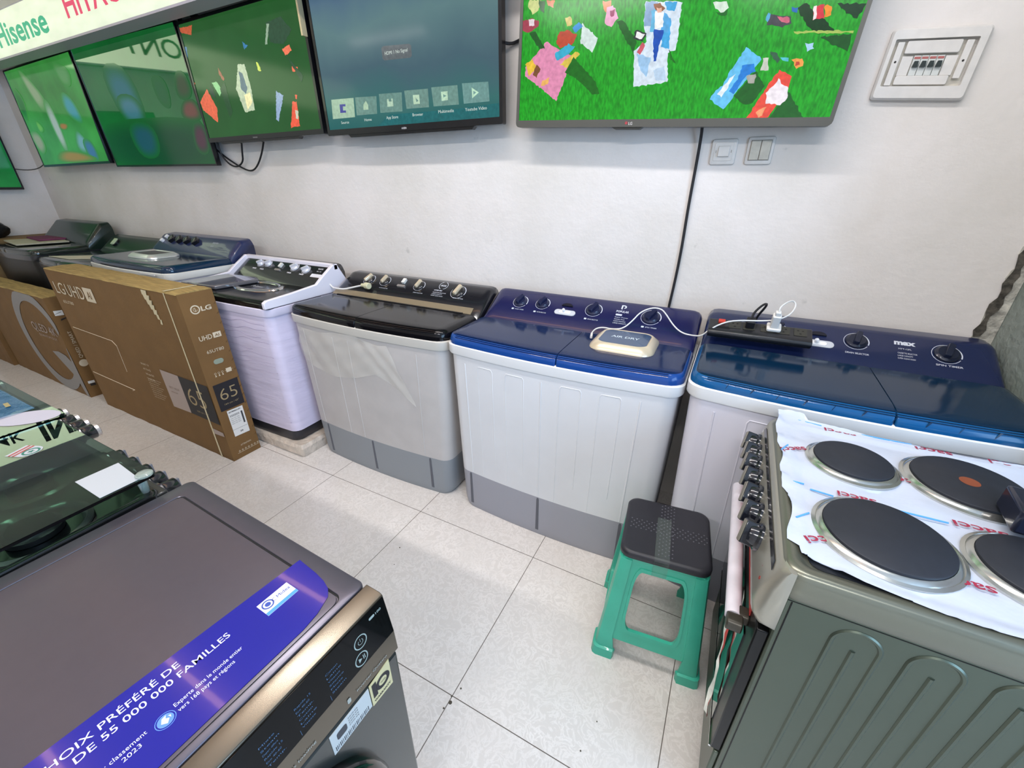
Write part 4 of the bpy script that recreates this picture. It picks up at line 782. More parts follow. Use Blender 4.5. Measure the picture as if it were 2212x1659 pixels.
M_KB = mat('knob_black_gloss', '12141c', .2, coat=.6); M_KSIL = mat('knob_silver_face', '8f8878', .35, metal=.5)
for k, y in enumerate((.000, -.055, -.112, -.178, -.246, -.312, -.382)):
    f = pf2(y, .008); o, x, yv = f
    b = MB(); b.rings(f, (0, 0), [(.030, 0), (.029, .006), (.024, .010), (.022, .020), (.020, .024)], n=24); kn = b.build('knob', M_KB, t)
    a = .62 + random.uniform(-.08, .08); xr = x * math.cos(a) + yv * math.sin(a); yr = -x * math.sin(a) + yv * math.cos(a)
    b = MB(); b.slab(rrect2(-.0125, .0125, -.025, .025, .003, 3), (o, xr, yr), .010, .034); g = b.build('grip', M_KB, kn, bevel=.0015)
    b = MB(); b.slab([(-.011, -.023), (.011, -.023), (.011, .023), (-.011, .023)], (o, xr, yr), .0341, .0350); b.build('grip_face', M_KSIL, kn)
    b = MB(); [b.slab([(-.026, .030 + .005 * q_), (-.012, .030 + .005 * q_), (-.012, .0312 + .005 * q_), (-.026, .0312 + .005 * q_)], f, 0, .0008) for q_ in (0, 1)]; b.build('mark', M_INK, kn)
# door
M_DOORG = mat('oven_glass', '08090b', .04, spec=.7, coat=.6)
M_DARKF = mat('door_frame_black', '08090a', .3, spec=.3)
b = MB(); b.slab([(-.04 + .006, .270), (.53 - .006, .270), (.53 - .006, .690), (-.04 + .006, .690)], FR((1.903, 0, 0), NY, Z), 0, .022); dr = b.build('oven_door', M_DARKF, t, bevel=.003)
b = MB(); b.slab([(-.03, .285), (.47, .285), (.47, .60), (-.03, .60)], FR((1.881, 0, 0), NY, Z), 0, .0025); b.build('door_glass', M_DOORG, dr)
b = MB(); b.slab([(-.032, .268), (.522, .268), (.522, .274), (-.032, .274)], FR((1.881, 0, 0), NY, Z), -.002, .003); b.build('chrome_edge', mat('chrome', 'c8c8c8', .12, metal=1.0), dr)
b = MB(); b.tube([(1.853, .0, .628), (1.853, -.462, .628)], .0160, n=18); hd = b.build('handle', mat('handle_film_white', 'dcd6de', .35, coat=.3, noise=.05, nscale=30), dr)
for y in (-.015,): MB().slab(rrect2(-.016, .016, -.013, .013, .008, 4), FR((1.882, y, .628), NY, Z), 0, .038).build('handle_bracket', mat('bracket_steel', '47443c', .35, metal=.5), dr, bevel=.003)
b = MB(); b.slab(rrect2(-.016, .016, -.013, .013, .008, 4), FR((1.882, -.450, .628), NY, Z), 0, .038)
b.slab(rrect2(-.010, .022, -.014, .014, .010, 4), FR((1.882, -.469, .628), NY, Z), .012, .042)
b.build('handle_bracket', mat('bracket_steel', '47443c', .35, metal=.5), dr, bevel=.003)
b = MB(); b.slab([(.0, .645), (.46, .645), (.46, .672), (.0, .672)], FR((1.8805, 0, 0), NY, Z), 0, .002); b.build('red_band', mat('door_red', 'b4322e', .35), dr)  # flat red band across the top of the door
b = MB(); random.seed(8); M_FW = mat('film_white', 'd8dcd2', .4, noise=.25, nscale=25, bump=.6)
gr = []
for i in range(15):
    z = .60 - i * .024
    for j, dy in enumerate((0, .008, .016, .026)): gr.append((1.8775 - .004 - random.uniform(0, .007) - (j == 1) * .004, -.283 - (.60 - z) * .45 - dy - random.uniform(0, .005), z))
b.add(gr, [(i * 4 + j, i * 4 + j + 1, i * 4 + j + 5, i * 4 + j + 4) for i in range(14) for j in range(3)]); b.m = [(1 if (q_ % 3) == 2 else 0) for q_ in range(len(b.f))]
b.build('peeled_film', [M_FW, mat('door_red', 'b4322e', .35)], dr)
b = MB(); b.box((1.8905, YA + .006, .06), (1.903, YB - .006, .262)); b.build('drawer_front', M_INOX, t, bevel=.003)
b = MB(); [b.cyl(floorfr(), c_, .018, 0, .03, n=12) for c_ in ((1.94, YA + .05), (2.40, YA + .05), (1.94, YB - .05), (2.40, YB - .05))]; b.build('foot', M_DARKF, t)
# pressed loops on the side sheet
b = MB(); sf = FR((0, YA, 0), X, Z)
for k in range(5):
    cx = 2.015 + k * .100; zt = .775 + .006 * k; pth = []; hw = .033
    pth = [(cx - hw, .10), (cx - hw, zt - hw)] + [(cx + hw * math.cos(a), zt - hw + hw * math.sin(a)) for a in [PI - PI * q_ / 10 for q_ in range(1, 10)]] + [(cx + hw, zt - hw), (cx + hw, .10)]
    b.tube([(x, YA + .0015, z) for x, z in pth], .0046, n=8, smooth=1)
    b.tube([(cx, YA + .0015, .12), (cx, YA + .0015, zt - .045)], .0046, n=8)
b.build('pressed_loop', M_INOX, t)
b = MB(); b.box((1.90, YA - .0006, .792), (2.44, YA + .002, .7935)); b.tube([(1.913, YA - .0005, .79), (1.913, YA - .0005, .08)], .0012, n=5); b.build('side_seam', M_DARKF, t)
# protective film on the hob, with holes cut round the plates
PL = [(2.040, -.122, .0745, .090), (2.243, -.110, .095, .112), (2.050, -.372, .095, .112), (2.262, -.355, .083, .100)]
M_HFILM = mat('white_film', 'c3cad9', .28, coat=.35, bump=.5, bscale=9)
random.seed(12); b = MB(); NXg, NYg = 58, 62; xa, xb, ya, yb = 1.893, 2.452, -.520, .072
H = {}; idx = {}; vsx = []
def edge_left(y): return 1.893 + .008 * math.sin(y * 31) + (.006 if y < -.30 else 0) + (.020 if y < -.46 else 0)
def edge_low(x): return -.508 + .010 * math.sin(x * 17) + (.020 if x < 2.0 else 0) * (2.0 - x) / .1
def edge_high(x): return .052 - .020 * max(0, math.sin((x - 1.95) * 6)) + (.018 if x < 1.965 else 0)
for i in range(NXg + 1):
    for j in range(NYg + 1):
        x = xa + (xb - xa) * i / NXg; y = ya + (yb - ya) * j / NYg
        x_ = max(x, edge_left(y)); y_ = min(max(y, edge_low(x)), edge_high(x))
        d = min(x_ - 1.90, yb - y_, y_ - ya + .01)
        w_ = math.exp(-max(0, d) / .03); z = .8535 + .0012 * math.sin(x * 43 + y * 17) + .0010 * math.sin(y * 61 - x * 13)
        z += w_ * (.006 + .004 * math.sin(y * 70 + x * 30) + random.uniform(-.002, .002))
        if y_ > .02: z += (y_ - .02) * .25
        z = max(z, .8585 if (x_ < 1.925 or y_ < -.492 or y_ > .006) else .852)
        idx[(i, j)] = len(vsx); vsx.append((x_, y_, z))
fsx = []
for i in range(NXg):
    for j in range(NYg):
        x = xa + (xb - xa) * (i + .5) / NXg; y = ya + (yb - ya) * (j + .5) / NYg
        if any((x - c[0]) ** 2 + (y - c[1]) ** 2 < (c[3] - .010) ** 2 for c in PL): continue
        f_ = (idx[(i, j)], idx[(i + 1, j)], idx[(i + 1, j + 1)], idx[(i, j + 1)])
        a_, c_ = Vector(vsx[f_[0]]), Vector(vsx[f_[2]])
        if abs(a_.x - c_.x) < 1e-4 or abs(a_.y - c_.y) < 1e-4: continue
        fsx.append(f_)
b.add(vsx, fsx); b.build('protective_film', M_HFILM, t, sm=60)
hf = (Vector((0, 0, .8590)), Vector((-1, 0, 0)), Vector((0, -1, 0)))      # lettering reads from the wall side
M_SAC = mat('print_maroon', '9c2c44', .5); b = MB()
for x, y, w_, a in ((2.039, .026, .068, 0), (2.225, .028, .070, .0), (1.927, -.118, .060, -.5), (2.142, -.145, .066, -.08), (2.027, -.262, .066, 0), (1.955, -.425, .072, -.45), (2.215, -.262, .078, 0), (2.145, -.430, .070, 0), (2.345, -.24, .07, 0), (2.36, .035, .07, 0)):
    ca, sa = math.cos(a), math.sin(a); f = (Vector((x, y, .8592)), Vector((-ca, sa, 0)), Vector((-sa, -ca, 0)))
    b.text('sacci', f, (0, -.008), w=w_, h=.019, bold=.018, al='c')
b.build('film_lettering', M_SAC, t)
b = MB()
for p0, p1 in (((2.085, .034), (2.185, .036)), ((1.905, -.262), (1.935, -.262)), ((1.945, -.276), (1.985, -.280)), ((2.077, -.272), (2.167, -.270)), ((1.90, -.135), (1.915, -.105)), ((1.912, -.385), (1.935, -.360)), ((1.945, .045), (2.0, .038)), ((2.24, -.47), (2.31, -.47))):
    b.tube([(p0[0], p0[1], .8595), (p1[0], p1[1], .8595)], .0018, n=5)
b.build('film_stripe', mat('print_sky', '5aa2e0', .5), t)
for k, (cx, cy, r0, r1) in enumerate(PL):
    f = (Vector((cx, cy, .852)), Vector((1, 0, 0)), Vector((0, 1, 0)))
    b = MB(); b.rings(f, (0, 0), [(r1 - .001, 0), (r1, .006), (r1 - .006, .0085), (r0 + .010, .0075), (r0 + .005, .012), (r0 + .001, .013), (r0 - .002, .008)], n=48, cap=False); rg = b.build('plate_ring', mat('ring_steel', 'c6c6c0', .2, metal=.9), t, sm=60)
    b = MB(); b.rings(f, (0, 0), [(r0, .006), (r0, .0175), (r0 - .002, .0190), (.001, .0190)], n=48); b.build('hotplate', mat('cast_iron', '23262e', .55, noise=.08, nscale=60), t)
    if k == 1: b = MB(); b.flat(circ2(0, 0, .017, 24, .017), f, 0, .0193); b.build('red_spot', mat('spot_orange', '84452c', .5), t)
t = thing('power_adapter', 'dark blue-black boxy block lying on the film between the two right hotplates', 'adapter', (2.34, -.235, .872))
b = MB(xf=Matrix.Translation((2.335, -.235, .872)) @ Matrix.Rotation(-.12, 4, 'Z')); b.box((-.085, -.045, 0), (.085, .045, .05)); b.build('block', mat('block_navy', '151a2c', .3, coat=.3), t, bevel=.006)

# ================================================================ GREEN STOOL
t = thing('plastic_stool', 'green plastic stool with a black seat, standing in front of the right corner washer', 'stool', (1.690, -.083, 0), math.radians(6.5))
SX = Matrix.Translation((1.690, -.083, 0)) @ Matrix.Rotation(math.radians(6.5), 4, 'Z')
M_GR = mat('stool_green', '3aa98e', .38, coat=.15, noise=.05, nscale=14); HT = .425
for side in range(4):
    Rm = SX @ Matrix.Rotation(side * PI / 2, 4, 'Z')
    half = lambda z: .161 + (.122 - .161) * z / HT
    def P3(a, z, out=0): return (a * half(z), -(half(z) + out), z)
    def rib(a): return .004 if abs(a) > .72 else 0
    # side sheet with a rounded opening
    n_ = 40; hole = rrect2(-.56, .56, .40, .90, .14, 9); hole = [(p[0], .14 + (p[1] - .40) * (.385 - .14) / .50) for p in hole]
    zlo = .085
    def outer_pt(h, k):
        cx, cz = 0, .262; dx, dz = h[0] - cx, h[1] - cz; s_ = min(.93 / max(abs(dx), 1e-6), ((HT - cz) / dz if dz > 0 else (zlo - cz) / dz) if abs(dz) > 1e-6 else 1e9); return (cx + dx * s_, cz + dz * s_)
    out = [outer_pt(h, 0) for h in hole]
    # put exact corners in
    for cx_, cz_ in ((-.93, zlo), (.93, zlo), (.93, HT), (-.93, HT)):
        j = min(range(len(out)), key=lambda q_: (out[q_][0] - cx_) ** 2 + ((out[q_][1] - cz_) * 4) ** 2); out[j] = (cx_, cz_)
    lip_ = [(h[0] * 1.10, .262 + (h[1] - .262) * 1.10) for h in hole]
    b = MB(xf=Rm); k = len(hole)
    for off in (0, -.006):
        pass
    ringsq = [[P3(a, z, -.008) for a, z in hole], [P3(a, z, .003) for a, z in hole], [P3(a, z, .003) for a, z in lip_], [P3(a, z, 0) for a, z in lip_], [P3(a, z, 0) for a, z in out], [P3(a, z, -.005) for a, z in out], [P3(a, z, -.008) for a, z in hole]]
    b.loft(ringsq, cap=False)
    b.build('side_frame', M_GR, t, sm=30)
    # corner leg (rounded angle section) to the left of this side
    b = MB(xf=Rm); secs = []
    for z in (0.0, .006, .035, .040, .10, .25, HT - .005):
        h_ = half(z) + .0045; fl = .006 if z < .036 else 0; w_ = .050 + (.012 if z < .1 else 0) - .012 * (z / HT) + (.006 if z < .036 else 0)
        A = [(-h_ - fl + w_, -h_ - fl), (-h_ - fl + .016, -h_ - fl), (-h_ - fl + .005, -h_ - fl + .005), (-h_ - fl, -h_ - fl + .016), (-h_ - fl, -h_ - fl + w_), (-h_ + .007, -h_ + w_), (-h_ + .009, -h_ + .018), (-h_ + .018, -h_ + .009), (-h_ + w_, -h_ + .007)]
        secs.append([(x, y, z) for x, y in A][::-1])
    b.loft(secs); b.build('leg', M_GR, t, sm=30)
b = MB(xf=SX); b.loft([[(p[0], p[1], z) for p in rrect2(-.123 + i, .123 - i, -.123 + i, .123 - i, .030, 6)] for i, z in ((0, HT - .01), (-.001, HT), (.004, HT + .004))]); b.build('seat_top', M_GR, t)
b = MB(xf=SX); q = lambda i, z: [(p[0], p[1], z) for p in rrect2(-.129 + i, .129 - i, -.129 + i, .129 - i, .034, 8)]
b.loft([q(.003, HT + .002), q(0, HT + .006), q(0, HT + .020), q(.003, HT + .026), q(.009, HT + .029), q(.014, HT + .0285)]); b.build('seat_pad', mat('seat_black', '26262c', .42, noise=.05, nscale=40), t, sm=50)
b = MB(xf=SX)
for sx_ in range(-7, 8):
    for sy_ in range(-2, 3):
        for (u, v) in ((sx_ * .0155 + (.0075 if sy_ % 2 else 0), sy_ * .0095), (sy_ * .0095, sx_ * .0155 + (.0075 if sy_ % 2 else 0))):
            if abs(u) > .116 or abs(v) > .116: continue
            b.rings(FR((u, v, HT + .0284), X, Y), (0, 0), [(.0024, 0), (.0018, .001), (.0002, .0013)], n=6)
ds = b.build('seat_dots', mat('dot_grey', '5c5c62', .35), t); ds['kind'] = 'stuff'
b = MB(xf=SX); b.box((-.030, -.1302, HT - .045), (.012, -.1290, HT + .026)); b.box((-.030, -.1285, HT + .0287), (.012, .05, HT + .0290)); b.build('tape', mat('tape_clear', '8a9a92', .15, coat=.5, alpha=.10), t)

# ================================================================ FRONT-LOADING WASHER (left foreground)
MR = math.radians(-2.2); MX = Matrix.Translation((1.317, -.874, 0)) @ Matrix.Rotation(MR, 4, 'Z')
t = thing('washing_machine', 'dark grey front-loading washer with a blue printed band on top, left foreground', 'washing machine', (1.317, -.874, 0), MR)
M_MG = mat('titanium_paint', '605d67', .30, metal=.7, noise=.02, nscale=50); M_MG2 = mat('titanium_trim', '6c6458', .24, metal=.8); M_MD = mat('front_graphite', '3f4240', .25, metal=.55, coat=.3)
b = MB(xf=MX); b.box((-.566, -.595, .02), (-.004, 0, .815)); b.build('body', M_MD, t, bevel=.006)
b = MB(xf=MX); q = lambda i, z: [(p[0], p[1], z) for p in rrect2(-.573 + i, -.0385 - i * .3, -.600 + i, .002 - i, .014, 5)]
b.loft([q(.004, .812), q(0, .815), q(0, .846), q(.0015, .849), q(.004, .850), q(.0365, .8502), q(.0375, .8485), q(.0405, .8485), q(.0412, .8506), q(.050, .8508)]); b.build('top_panel', M_MG, t, sm=45)
b = MB(xf=MX); lp = rrect2(-.573 + .0388, -.0385 - .0116, -.600 + .0388, .002 - .0388, .010, 5); b.tube([(p[0], p[1], .8487) for p in lp + lp[:1]], .0012, n=6); b.build('panel_groove', mat('groove_black', '141414', .6), t)
b = MB(xf=MX); prf = [(-.037, .812), (-.037, .849), (-.008, .849), (-.002, .846), (.010, .768), (.012, .730), (.0125, .722), (.0, .722), (-.004, .812)]
b.loft([[(x, y, z) for x, z in prf] for y in (-.600, .002)]); b.build('fascia', M_MG2, t, bevel=.0015)
pu2 = Vector((.010 - -.002, 0, .768 - .846)).normalized(); MRm = MX.to_3x3()
ff2o = MX @ Vector((-.0016, 0, .8455)); fup = (MRm @ Vector((-.012, 0, .078))).normalized(); fx2 = MRm @ Vector((0, 1, 0))
cfr = (MX @ Vector((.010, 0, .768)), fx2.normalized(), fup)          # x = +y, up the slope, faces +x
b = MB(); b.slab([(-.598, .002), (-.0005, .002), (-.0005, .0765), (-.598, .0765)], cfr, .0003, .0022); b.build('display_glass', mat('display_black', '050607', .05, spec=.22), t)
b = MB()
for cy_, cz_ in ((-.057, .045), (-.064, .017)):
    b.arc(cfr, (cy_, cz_), .0100, .0118, 0, 2 * PI, off=.0026, n=28)
b.arc(cfr, (-.057, .045), .0040, .0048, math.radians(130), math.radians(410), off=.0026, n=16); b.slab([(-.0573, .045), (-.0567, .045), (-.0567, .051), (-.0573, .051)], cfr, .0024, .0027)
b.slab([(-.069, .013), (-.069, .021), (-.063, .017)], cfr, .0024, .0027); b.slab([(-.061, .013), (-.0598, .013), (-.0598, .021), (-.061, .021)], cfr, .0024, .0027); b.slab([(-.0585, .013), (-.0573, .013), (-.0573, .021), (-.0585, .021)], cfr, .0024, .0027)
b.slab(rrect2(-.034, -.023, .062, .0665, .002), cfr, .0024, .0026); b.text('100', cfr, (-.021, .0622), h=.0042, w=.011, off=.0027, bold=.02)
b.build('button_ring', mat('print_silver', '8d9a94', .4), t)
b = MB(); wd = ['Coton', 'Rapide 15', 'Mixte', 'Laine', 'Eco 40-60', 'Steam', 'Vitesse', 'Temp.', 'Depart differe', 'Silence']
for r_ in range(6):
    for c_ in range(6):
        b.text(wd[(r_ * 3 + c_) % 10], cfr, (-.118 - c_ * .048, .050 - r_ * .0072), h=.0034, w=.020 + .004 * ((r_ + c_) % 2), off=.0026)
    b.slab([(-.122 - r_ * .048, .006), (-.1215 - r_ * .048, .006), (-.1215 - r_ * .048, .015), (-.122 - r_ * .048, .015)], cfr, .0024, .0026)
b.build('panel_print', mat('print_dim_blue', '3c5a78', .5), t)
bf = (MX @ Vector((.0122, 0, .722)), fx2.normalized(), Vector((0, 0, 1)))
b = MB(); b.text('Inverter Quattro', bf, (-.085, .014), h=.005, w=.062, off=.0006); b.text('Front loading', bf, (-.21, .014), h=.005, w=.052, off=.0006); b.slab(rrect2(-.103, -.097, .010, .020, .002), bf, 0, .0007); b.build('band_print', mat('print_grey_pale', '9a9c94', .5), t)
b = MB(xf=MX); b.box((-.004, -.597, .06), (.012, -.002, .718)); b.build('front_panel', M_MD, t, bevel=.004)
b = MB(); b.slab([(-.066, -.058), (-.022, -.060), (-.022, .004), (-.066, -.004)], bf, .0002, .0012); lb = b.build('warranty_sticker', mat('sticker_champagne', 'c8bd90', .4, metal=.2), t)
b = MB(); b.text('1', bf, (-.062, -.040), h=.030, w=.009, bold=.06, off=.0016); b.arc(bf, (-.040, -.026), .0085, .0150, 0, 2 * PI, off=.0016, n=28); b.text('YEARS', bf, (-.040, -.028), h=.0035, w=.011, al='c', off=.0018); b.text('WARRANTY', bf, (-.044, -.053), h=.0048, w=.036, al='c', off=.0016, bold=.03); b.build('sticker_lettering', M_PRK, lb)
b = MB(); b.slab([(-.142, -.056), (-.068, -.054), (-.068, -.006), (-.142, -.008)], bf, .0002, .0012); lb = b.build('data_label', mat('label_paper', 'b4b6b4', .5), t)
b = MB(); b.slab(rrect2(-.132, -.114, -.034, -.018, .004), bf, .0013, .0016); [b.slab([(-.138 + k * .0026, -.052), (-.1368 + k * .0026 - (k % 3) * .0003, -.052), (-.1368 + k * .0026 - (k % 3) * .0003, -.042), (-.138 + k * .0026, -.042)], bf, .0013, .0016) for k in range(25)]
for k in range(4): b.text('EC 64 kWh  8.0 kg', bf, (-.110, -.016 - k * .006), h=.0032, w=.018, off=.0016)
b.build('label_lettering', mat('label_ink', '3c3c40', .6), lb)
df = (MX @ Vector((.012, -.305, .475)), fx2.normalized(), Vector((0, 0, 1)))
b = MB(); b.rings(df, (0, 0), [(.232, 0), (.233, .014), (.225, .026), (.190, .032), (.165, .026), (.155, .015)], n=56, cap=False); dd = b.build('door', mat('door_black', '0b0c0d', .12, coat=.6), t, sm=60)
b = MB(); b.rings(df, (0, 0), [(.160, .012), (.13, .022), (.07, .030), (.001, .032)], n=48, cap=False); b.build('door_window', M_DOORG, dd, sm=60)
# blue printed band on the lid
tf = (MX @ Vector((0, 0, .8512)), MRm @ Vector((0, 1, 0)), MRm @ Vector((-1, 0, 0)))      # x = +y, up = -x, normal: y cross -x = +z
b = MB(); band = [(-.585, .056), (-.10, .056), (-.073, .060), (-.046, .070), (-.036, .082), (-.030, .10), (-.026, .125), (-.022, .172), (-.585, .196)]
b.slab(band, tf, 0, .0006); lb = b.build('blue_band', mat('vinyl_blue', '1c1b86', .14, coat=.6), t)
b = MB()
b.text('CHOIX PRÉFÉRÉ DE', tf, (-.358, .1555), h=.0105, w=.144, bold=.004, off=.001); b.text('DE 55 000 000 FAMILLES', tf, (-.327, .1385), h=.0105, w=.170, bold=.004, off=.001)
b.text('Experte dans le monde entier', tf, (-.243, .1055), h=.0062, w=.084, off=.001); b.text('vers 168 pays et régions', tf, (-.243, .0955), h=.0062, w=.068, off=.001)
b.text('Source: classement', tf, (-.335, .104), h=.0062, w=.062, off=.001); b.text('2023', tf, (-.300, .094), h=.0062, w=.018, off=.001)
b.build('band_lettering', mat('vinyl_white', 'd4d6ec', .4), lb)
b = MB(); b.arc(tf, (-.256, .100), .0, .0085, 0, 2 * PI, off=.0009, n=24); b.arc(tf, (-.256, .100), .0100, .0108, 0, 2 * PI, off=.0009, n=24); b.build('globe_print', mat('vinyl_light_blue', '5a86d8', .4), lb)
b = MB(); b.flat([(-.261, .099), (-.258, .105), (-.253, .106), (-.255, .102), (-.252, .099), (-.256, .094)], tf, 0, .0012); b.flat([(-.252, .103), (-.2495, .102), (-.2505, .098)], tf, 0, .0012); b.build('globe_land', mat('vinyl_pale', 'c8d4f0', .4), lb)
b = MB(); b.slab([(-.112, .120), (-.062, .120), (-.062, .150), (-.112, .150)], tf, .0006, .0014); cd = b.build('badge_card', mat('card_white', 'dcdce2', .3, coat=.3), t)
b = MB(); b.flat([(-.112, .120), (-.062, .120), (-.062, .126), (-.112, .126)], tf, 0, .0016); b.build('badge_stripe', mat('vinyl_sky', '4a90e0', .4), cd)
b = MB(); b.arc(tf, (-.101, .1385), .0068, .0088, 0, 2 * PI, off=.0017, n=24); b.arc(tf, (-.101, .1385), .0, .0042, 0, 2 * PI, off=.0017, n=16); b.text('Midea', tf, (-.0858, .136), h=.0065, w=.021, off=.0017); b.arc(tf, (-.0900, .1385), .0028, .0034, math.radians(60), math.radians(290), off=.0017, n=16); b.build('badge_print', mat('ink_navy_blue', '30489a', .4), cd)

# ================================================================ GLASS-LIDDED STOVES (left foreground)
M_GLASS = mat('green_tinted_glass', '76978a', .0, trans=1.0, ior=1.48, spec=.5)
M_ENAM = mat('enamel_dark', '0a0e10', .22, coat=.4)
def stove(label, x0, x1, ya, yb, knobs, kn_style, burners):
    t = thing('gas_stove', label, 'stove', ((x0 + x1) / 2, (ya + yb) / 2, 0))
    b = MB(); b.box((x0 + .008, ya + .01, .03), (x1 - .008, yb - .012, .80)); b.build('body', mat('stove_body', '2c3030', .35, metal=.3), t, bevel=.004)
    b = MB(); q = lambda i, z: [(p[0], p[1], z) for p in rrect2(x0 + .004 + i, x1 - .004 - i, ya + .004 + i, yb - .004 - i, .02, 4)]
    b.loft([q(0, .80), q(0, .832), q(.004, .838), q(.016, .838), q(.028, .830), q(.032, .829)]); b.build('hob_tray', M_ENAM, t, sm=50)
    for cx, cy, r in burners:
        f = (Vector((cx, cy, .830)), Vector((1, 0, 0)), Vector((0, 1, 0)))
        b = MB(); b.rings(f, (0, 0), [(r, 0), (r, .004), (r - .008, .008), (r - .016, .003), (r - .018, 0)], n=36, cap=False); b.build('burner_ring', mat('burner_steel', '8a8c84', .2, metal=.8), t)
        b = MB(); b.rings(f, (0, 0), [(r * .5, 0), (r * .5, .010), (r * .42, .014), (r * .40, .018), (.001, .019)], n=28); b.build('burner_cap', mat('cap_dark', '141414', .4), t)
    b = MB(); b.slab(rrect2(x0, x1, ya, yb, .008, 4), FR((0, 0, .8785), X, Y), 0, .0065); gl = b.build('glass_lid', M_GLASS, t)
    b = MB(); b.box((x0 + .02, ya + .002, .838), (x1 - .02, ya + .018, .8785)); b.build('hinge_bar', M_DARKF, t)
    for cx in (x0 + .035, x1 - .030):
        b = MB(); b.rings((Vector((cx, yb - .02, .838)), Vector((1, 0, 0)), Vector((0, 1, 0))), (0, 0), [(.007, 0), (.009, .030), (.013, .0405)], n=14); b.build('lid_buffer', mat('clear_rubber', 'c8d4cc', .15, trans=.7), t)
    b = MB(); b.box((x0 + .006, yb - .014, .735), (x1 - .006, yb + .008, .832)); b.build('front_panel', mat('stove_front', '3a3c3c', .3, metal=.4), t, bevel=.004)
    kf = FR((0, yb + .004, .785), NX, Z)
    for k in knobs:
        f = (Vector((k, yb + .008, .798)), Vector((-1, 0, 0)), Vector((0, 0, 1)))
        b = MB(); b.rings(f, (0, 0), [(.027, 0), (.027, .006), (.022, .010), (.021, .034), (.0195, .036)], n=20); kn = b.build('knob', M_KB, t)
        b = MB()
        if kn_style == 'silver': b.rings(f, (0, 0), [(.0185, .036), (.0185, .044), (.015, .046)], n=20); b.build('silver_cap', mat('cap_silver', 'cfc8c4', .25, metal=.6), kn)
        else: b.slab([(-.003, -.017), (.003, -.017), (.003, .017), (-.003, .017)], f, .036, .042); b.arc(f, (0, 0), .0195, .0205, 0, 2 * PI, off=.012, n=20); b.build('pointer', mat('pointer_pale', '9a9ca8', .3, metal=.5), kn)
    return t
t = stove('glass-lidded gas stove with a blank white square sticker, beside the dark front loader', .235, .712, -1.48, -.892, (.405, .470, .535, .595, .652), 'black', [(.44, -1.02, .075), (.62, -1.07, .085), (.37, -1.30, .085), (.60, -1.32, .07)])
gf = (Vector((0, 0, .8852)), Vector((1, 0, 0)), Vector((0, 1, 0)))
b = MB(); b.slab([(.600, -.985), (.706, -.985), (.706, -.919), (.600, -.912)], gf, 0, .0006); b.build('paper_sticker', mat('sticker_white', 'a9adb2', .5), t)
b = MB(); b.rings((Vector((.700, -.908, .8852)), Vector((1, 0, 0)), Vector((0, 1, 0))), (0, 0), [(.015, 0), (.0155, .004), (.012, .007), (.004, .0075)], n=24); b.build('clear_stopper', mat('clear_rubber', 'c8d4cc', .15, trans=.7), t)
b = MB(); cr = (Vector((.365, -.985, .8854)), Vector((-.30, -.95, 0)).normalized(), Vector((.95, -.30, 0)).normalized())
cr = (Vector((.365, -.985, .8854)), Vector((-.4, .92, 0)).normalized(), Vector((-.92, -.4, 0)).normalized())
shp = [(-.022, .030), (.022, .030), (.022, -.004)] + [(.022 * math.cos(a), -.004 - .022 * math.sin(a)) for a in [PI * q_ / 8 for q_ in range(1, 8)]] + [(-.022, -.004)]
b.flat(shp, cr, 0, 0); b.flat([(-.022, .018), (.022, .018), (.022, .023), (-.022, .023)], cr, 1, .0003); b.flat([(-.022, .008), (.022, .008), (.022, .013), (-.022, .013)], cr, 1, .0003)
b.arc(cr, (0, -.008), .0115, .0155, 0, 2 * PI, 2, .0003, 24)
star = [((.0075 if k % 2 == 0 else .003) * math.sin(k * PI / 5), -.008 + (.0075 if k % 2 == 0 else .003) * math.cos(k * PI / 5)) for k in range(10)]; b.flat(star, cr, 2, .0004)
b.build('crest_sticker', [mat('sticker_white', 'a9adb2', .5), mat('crest_red', 'a04844', .5), mat('crest_green', '2c6a5c', .5)], t)
t = stove('gas stove with an oval white sticker and blue film on its glass lid', -.325, .222, -1.48, -.868, (-.02, .060, .120, .180), 'silver', [(-.19, -1.03, .085), (.07, -1.06, .075), (-.18, -1.31, .07), (.08, -1.31, .085)])
b = MB(); b.flat(circ2(0, 0, .072, 40, .040), (Vector((.155, -.925, .8853)), Vector((.78, .62, 0)).normalized(), Vector((-.62, .78, 0)).normalized()), 0, .0003); b.build('oval_sticker', mat('sticker_lilac_white', 'aba8b4', .5), t)
M_BF = mat('blue_film', '2a72a8', .12, coat=.6, alpha=.45, bump=.6, bscale=20); b = MB(); gr = []
for i in range(19):
    u = i / 18
    for j in range(7):
        v = j / 6; gr.append((-.31 + u * .42, -.895 - v * (.20 + .02 * math.sin(u * 9)), .8858 + .002 * abs(math.sin(u * 21 + v * 5)) + random.uniform(0, .0012)))
b.add(gr, [(i * 7 + j, (i + 1) * 7 + j, (i + 1) * 7 + j + 1, i * 7 + j + 1) for i in range(18) for j in range(6)]); b.build('blue_film', M_BF, t)
b = MB(); fz = (Vector((0, 0, .8890)), Vector((.1, 1, 0)).normalized(), Vector((-1, .1, 0)).normalized()); b.text('Fo1', (Vector((.03, -1.0, .8892)), fz[1], fz[2]), (0, 0), h=.035, w=.08, bold=.03); b.build('gold_reflection', mat('reflection_gold', '94855a', .4), t)  # lettering reflected in the lid glass, put on as flat gold letters
t = stove('farthest gas stove with a small white sheet on its glass lid, left edge', -.90, -.345, -1.48, -.885, (-.66, -.56, -.46), 'silver', [(-.76, -1.04, .08), (-.48, -1.06, .08)])
b = MB(); b.slab([(-.62, -1.0), (-.48, -.98), (-.46, -.90), (-.58, -.91)], gf, 0, .0006); b.build('paper_sticker', mat('sticker_white', 'a9adb2', .5), t)

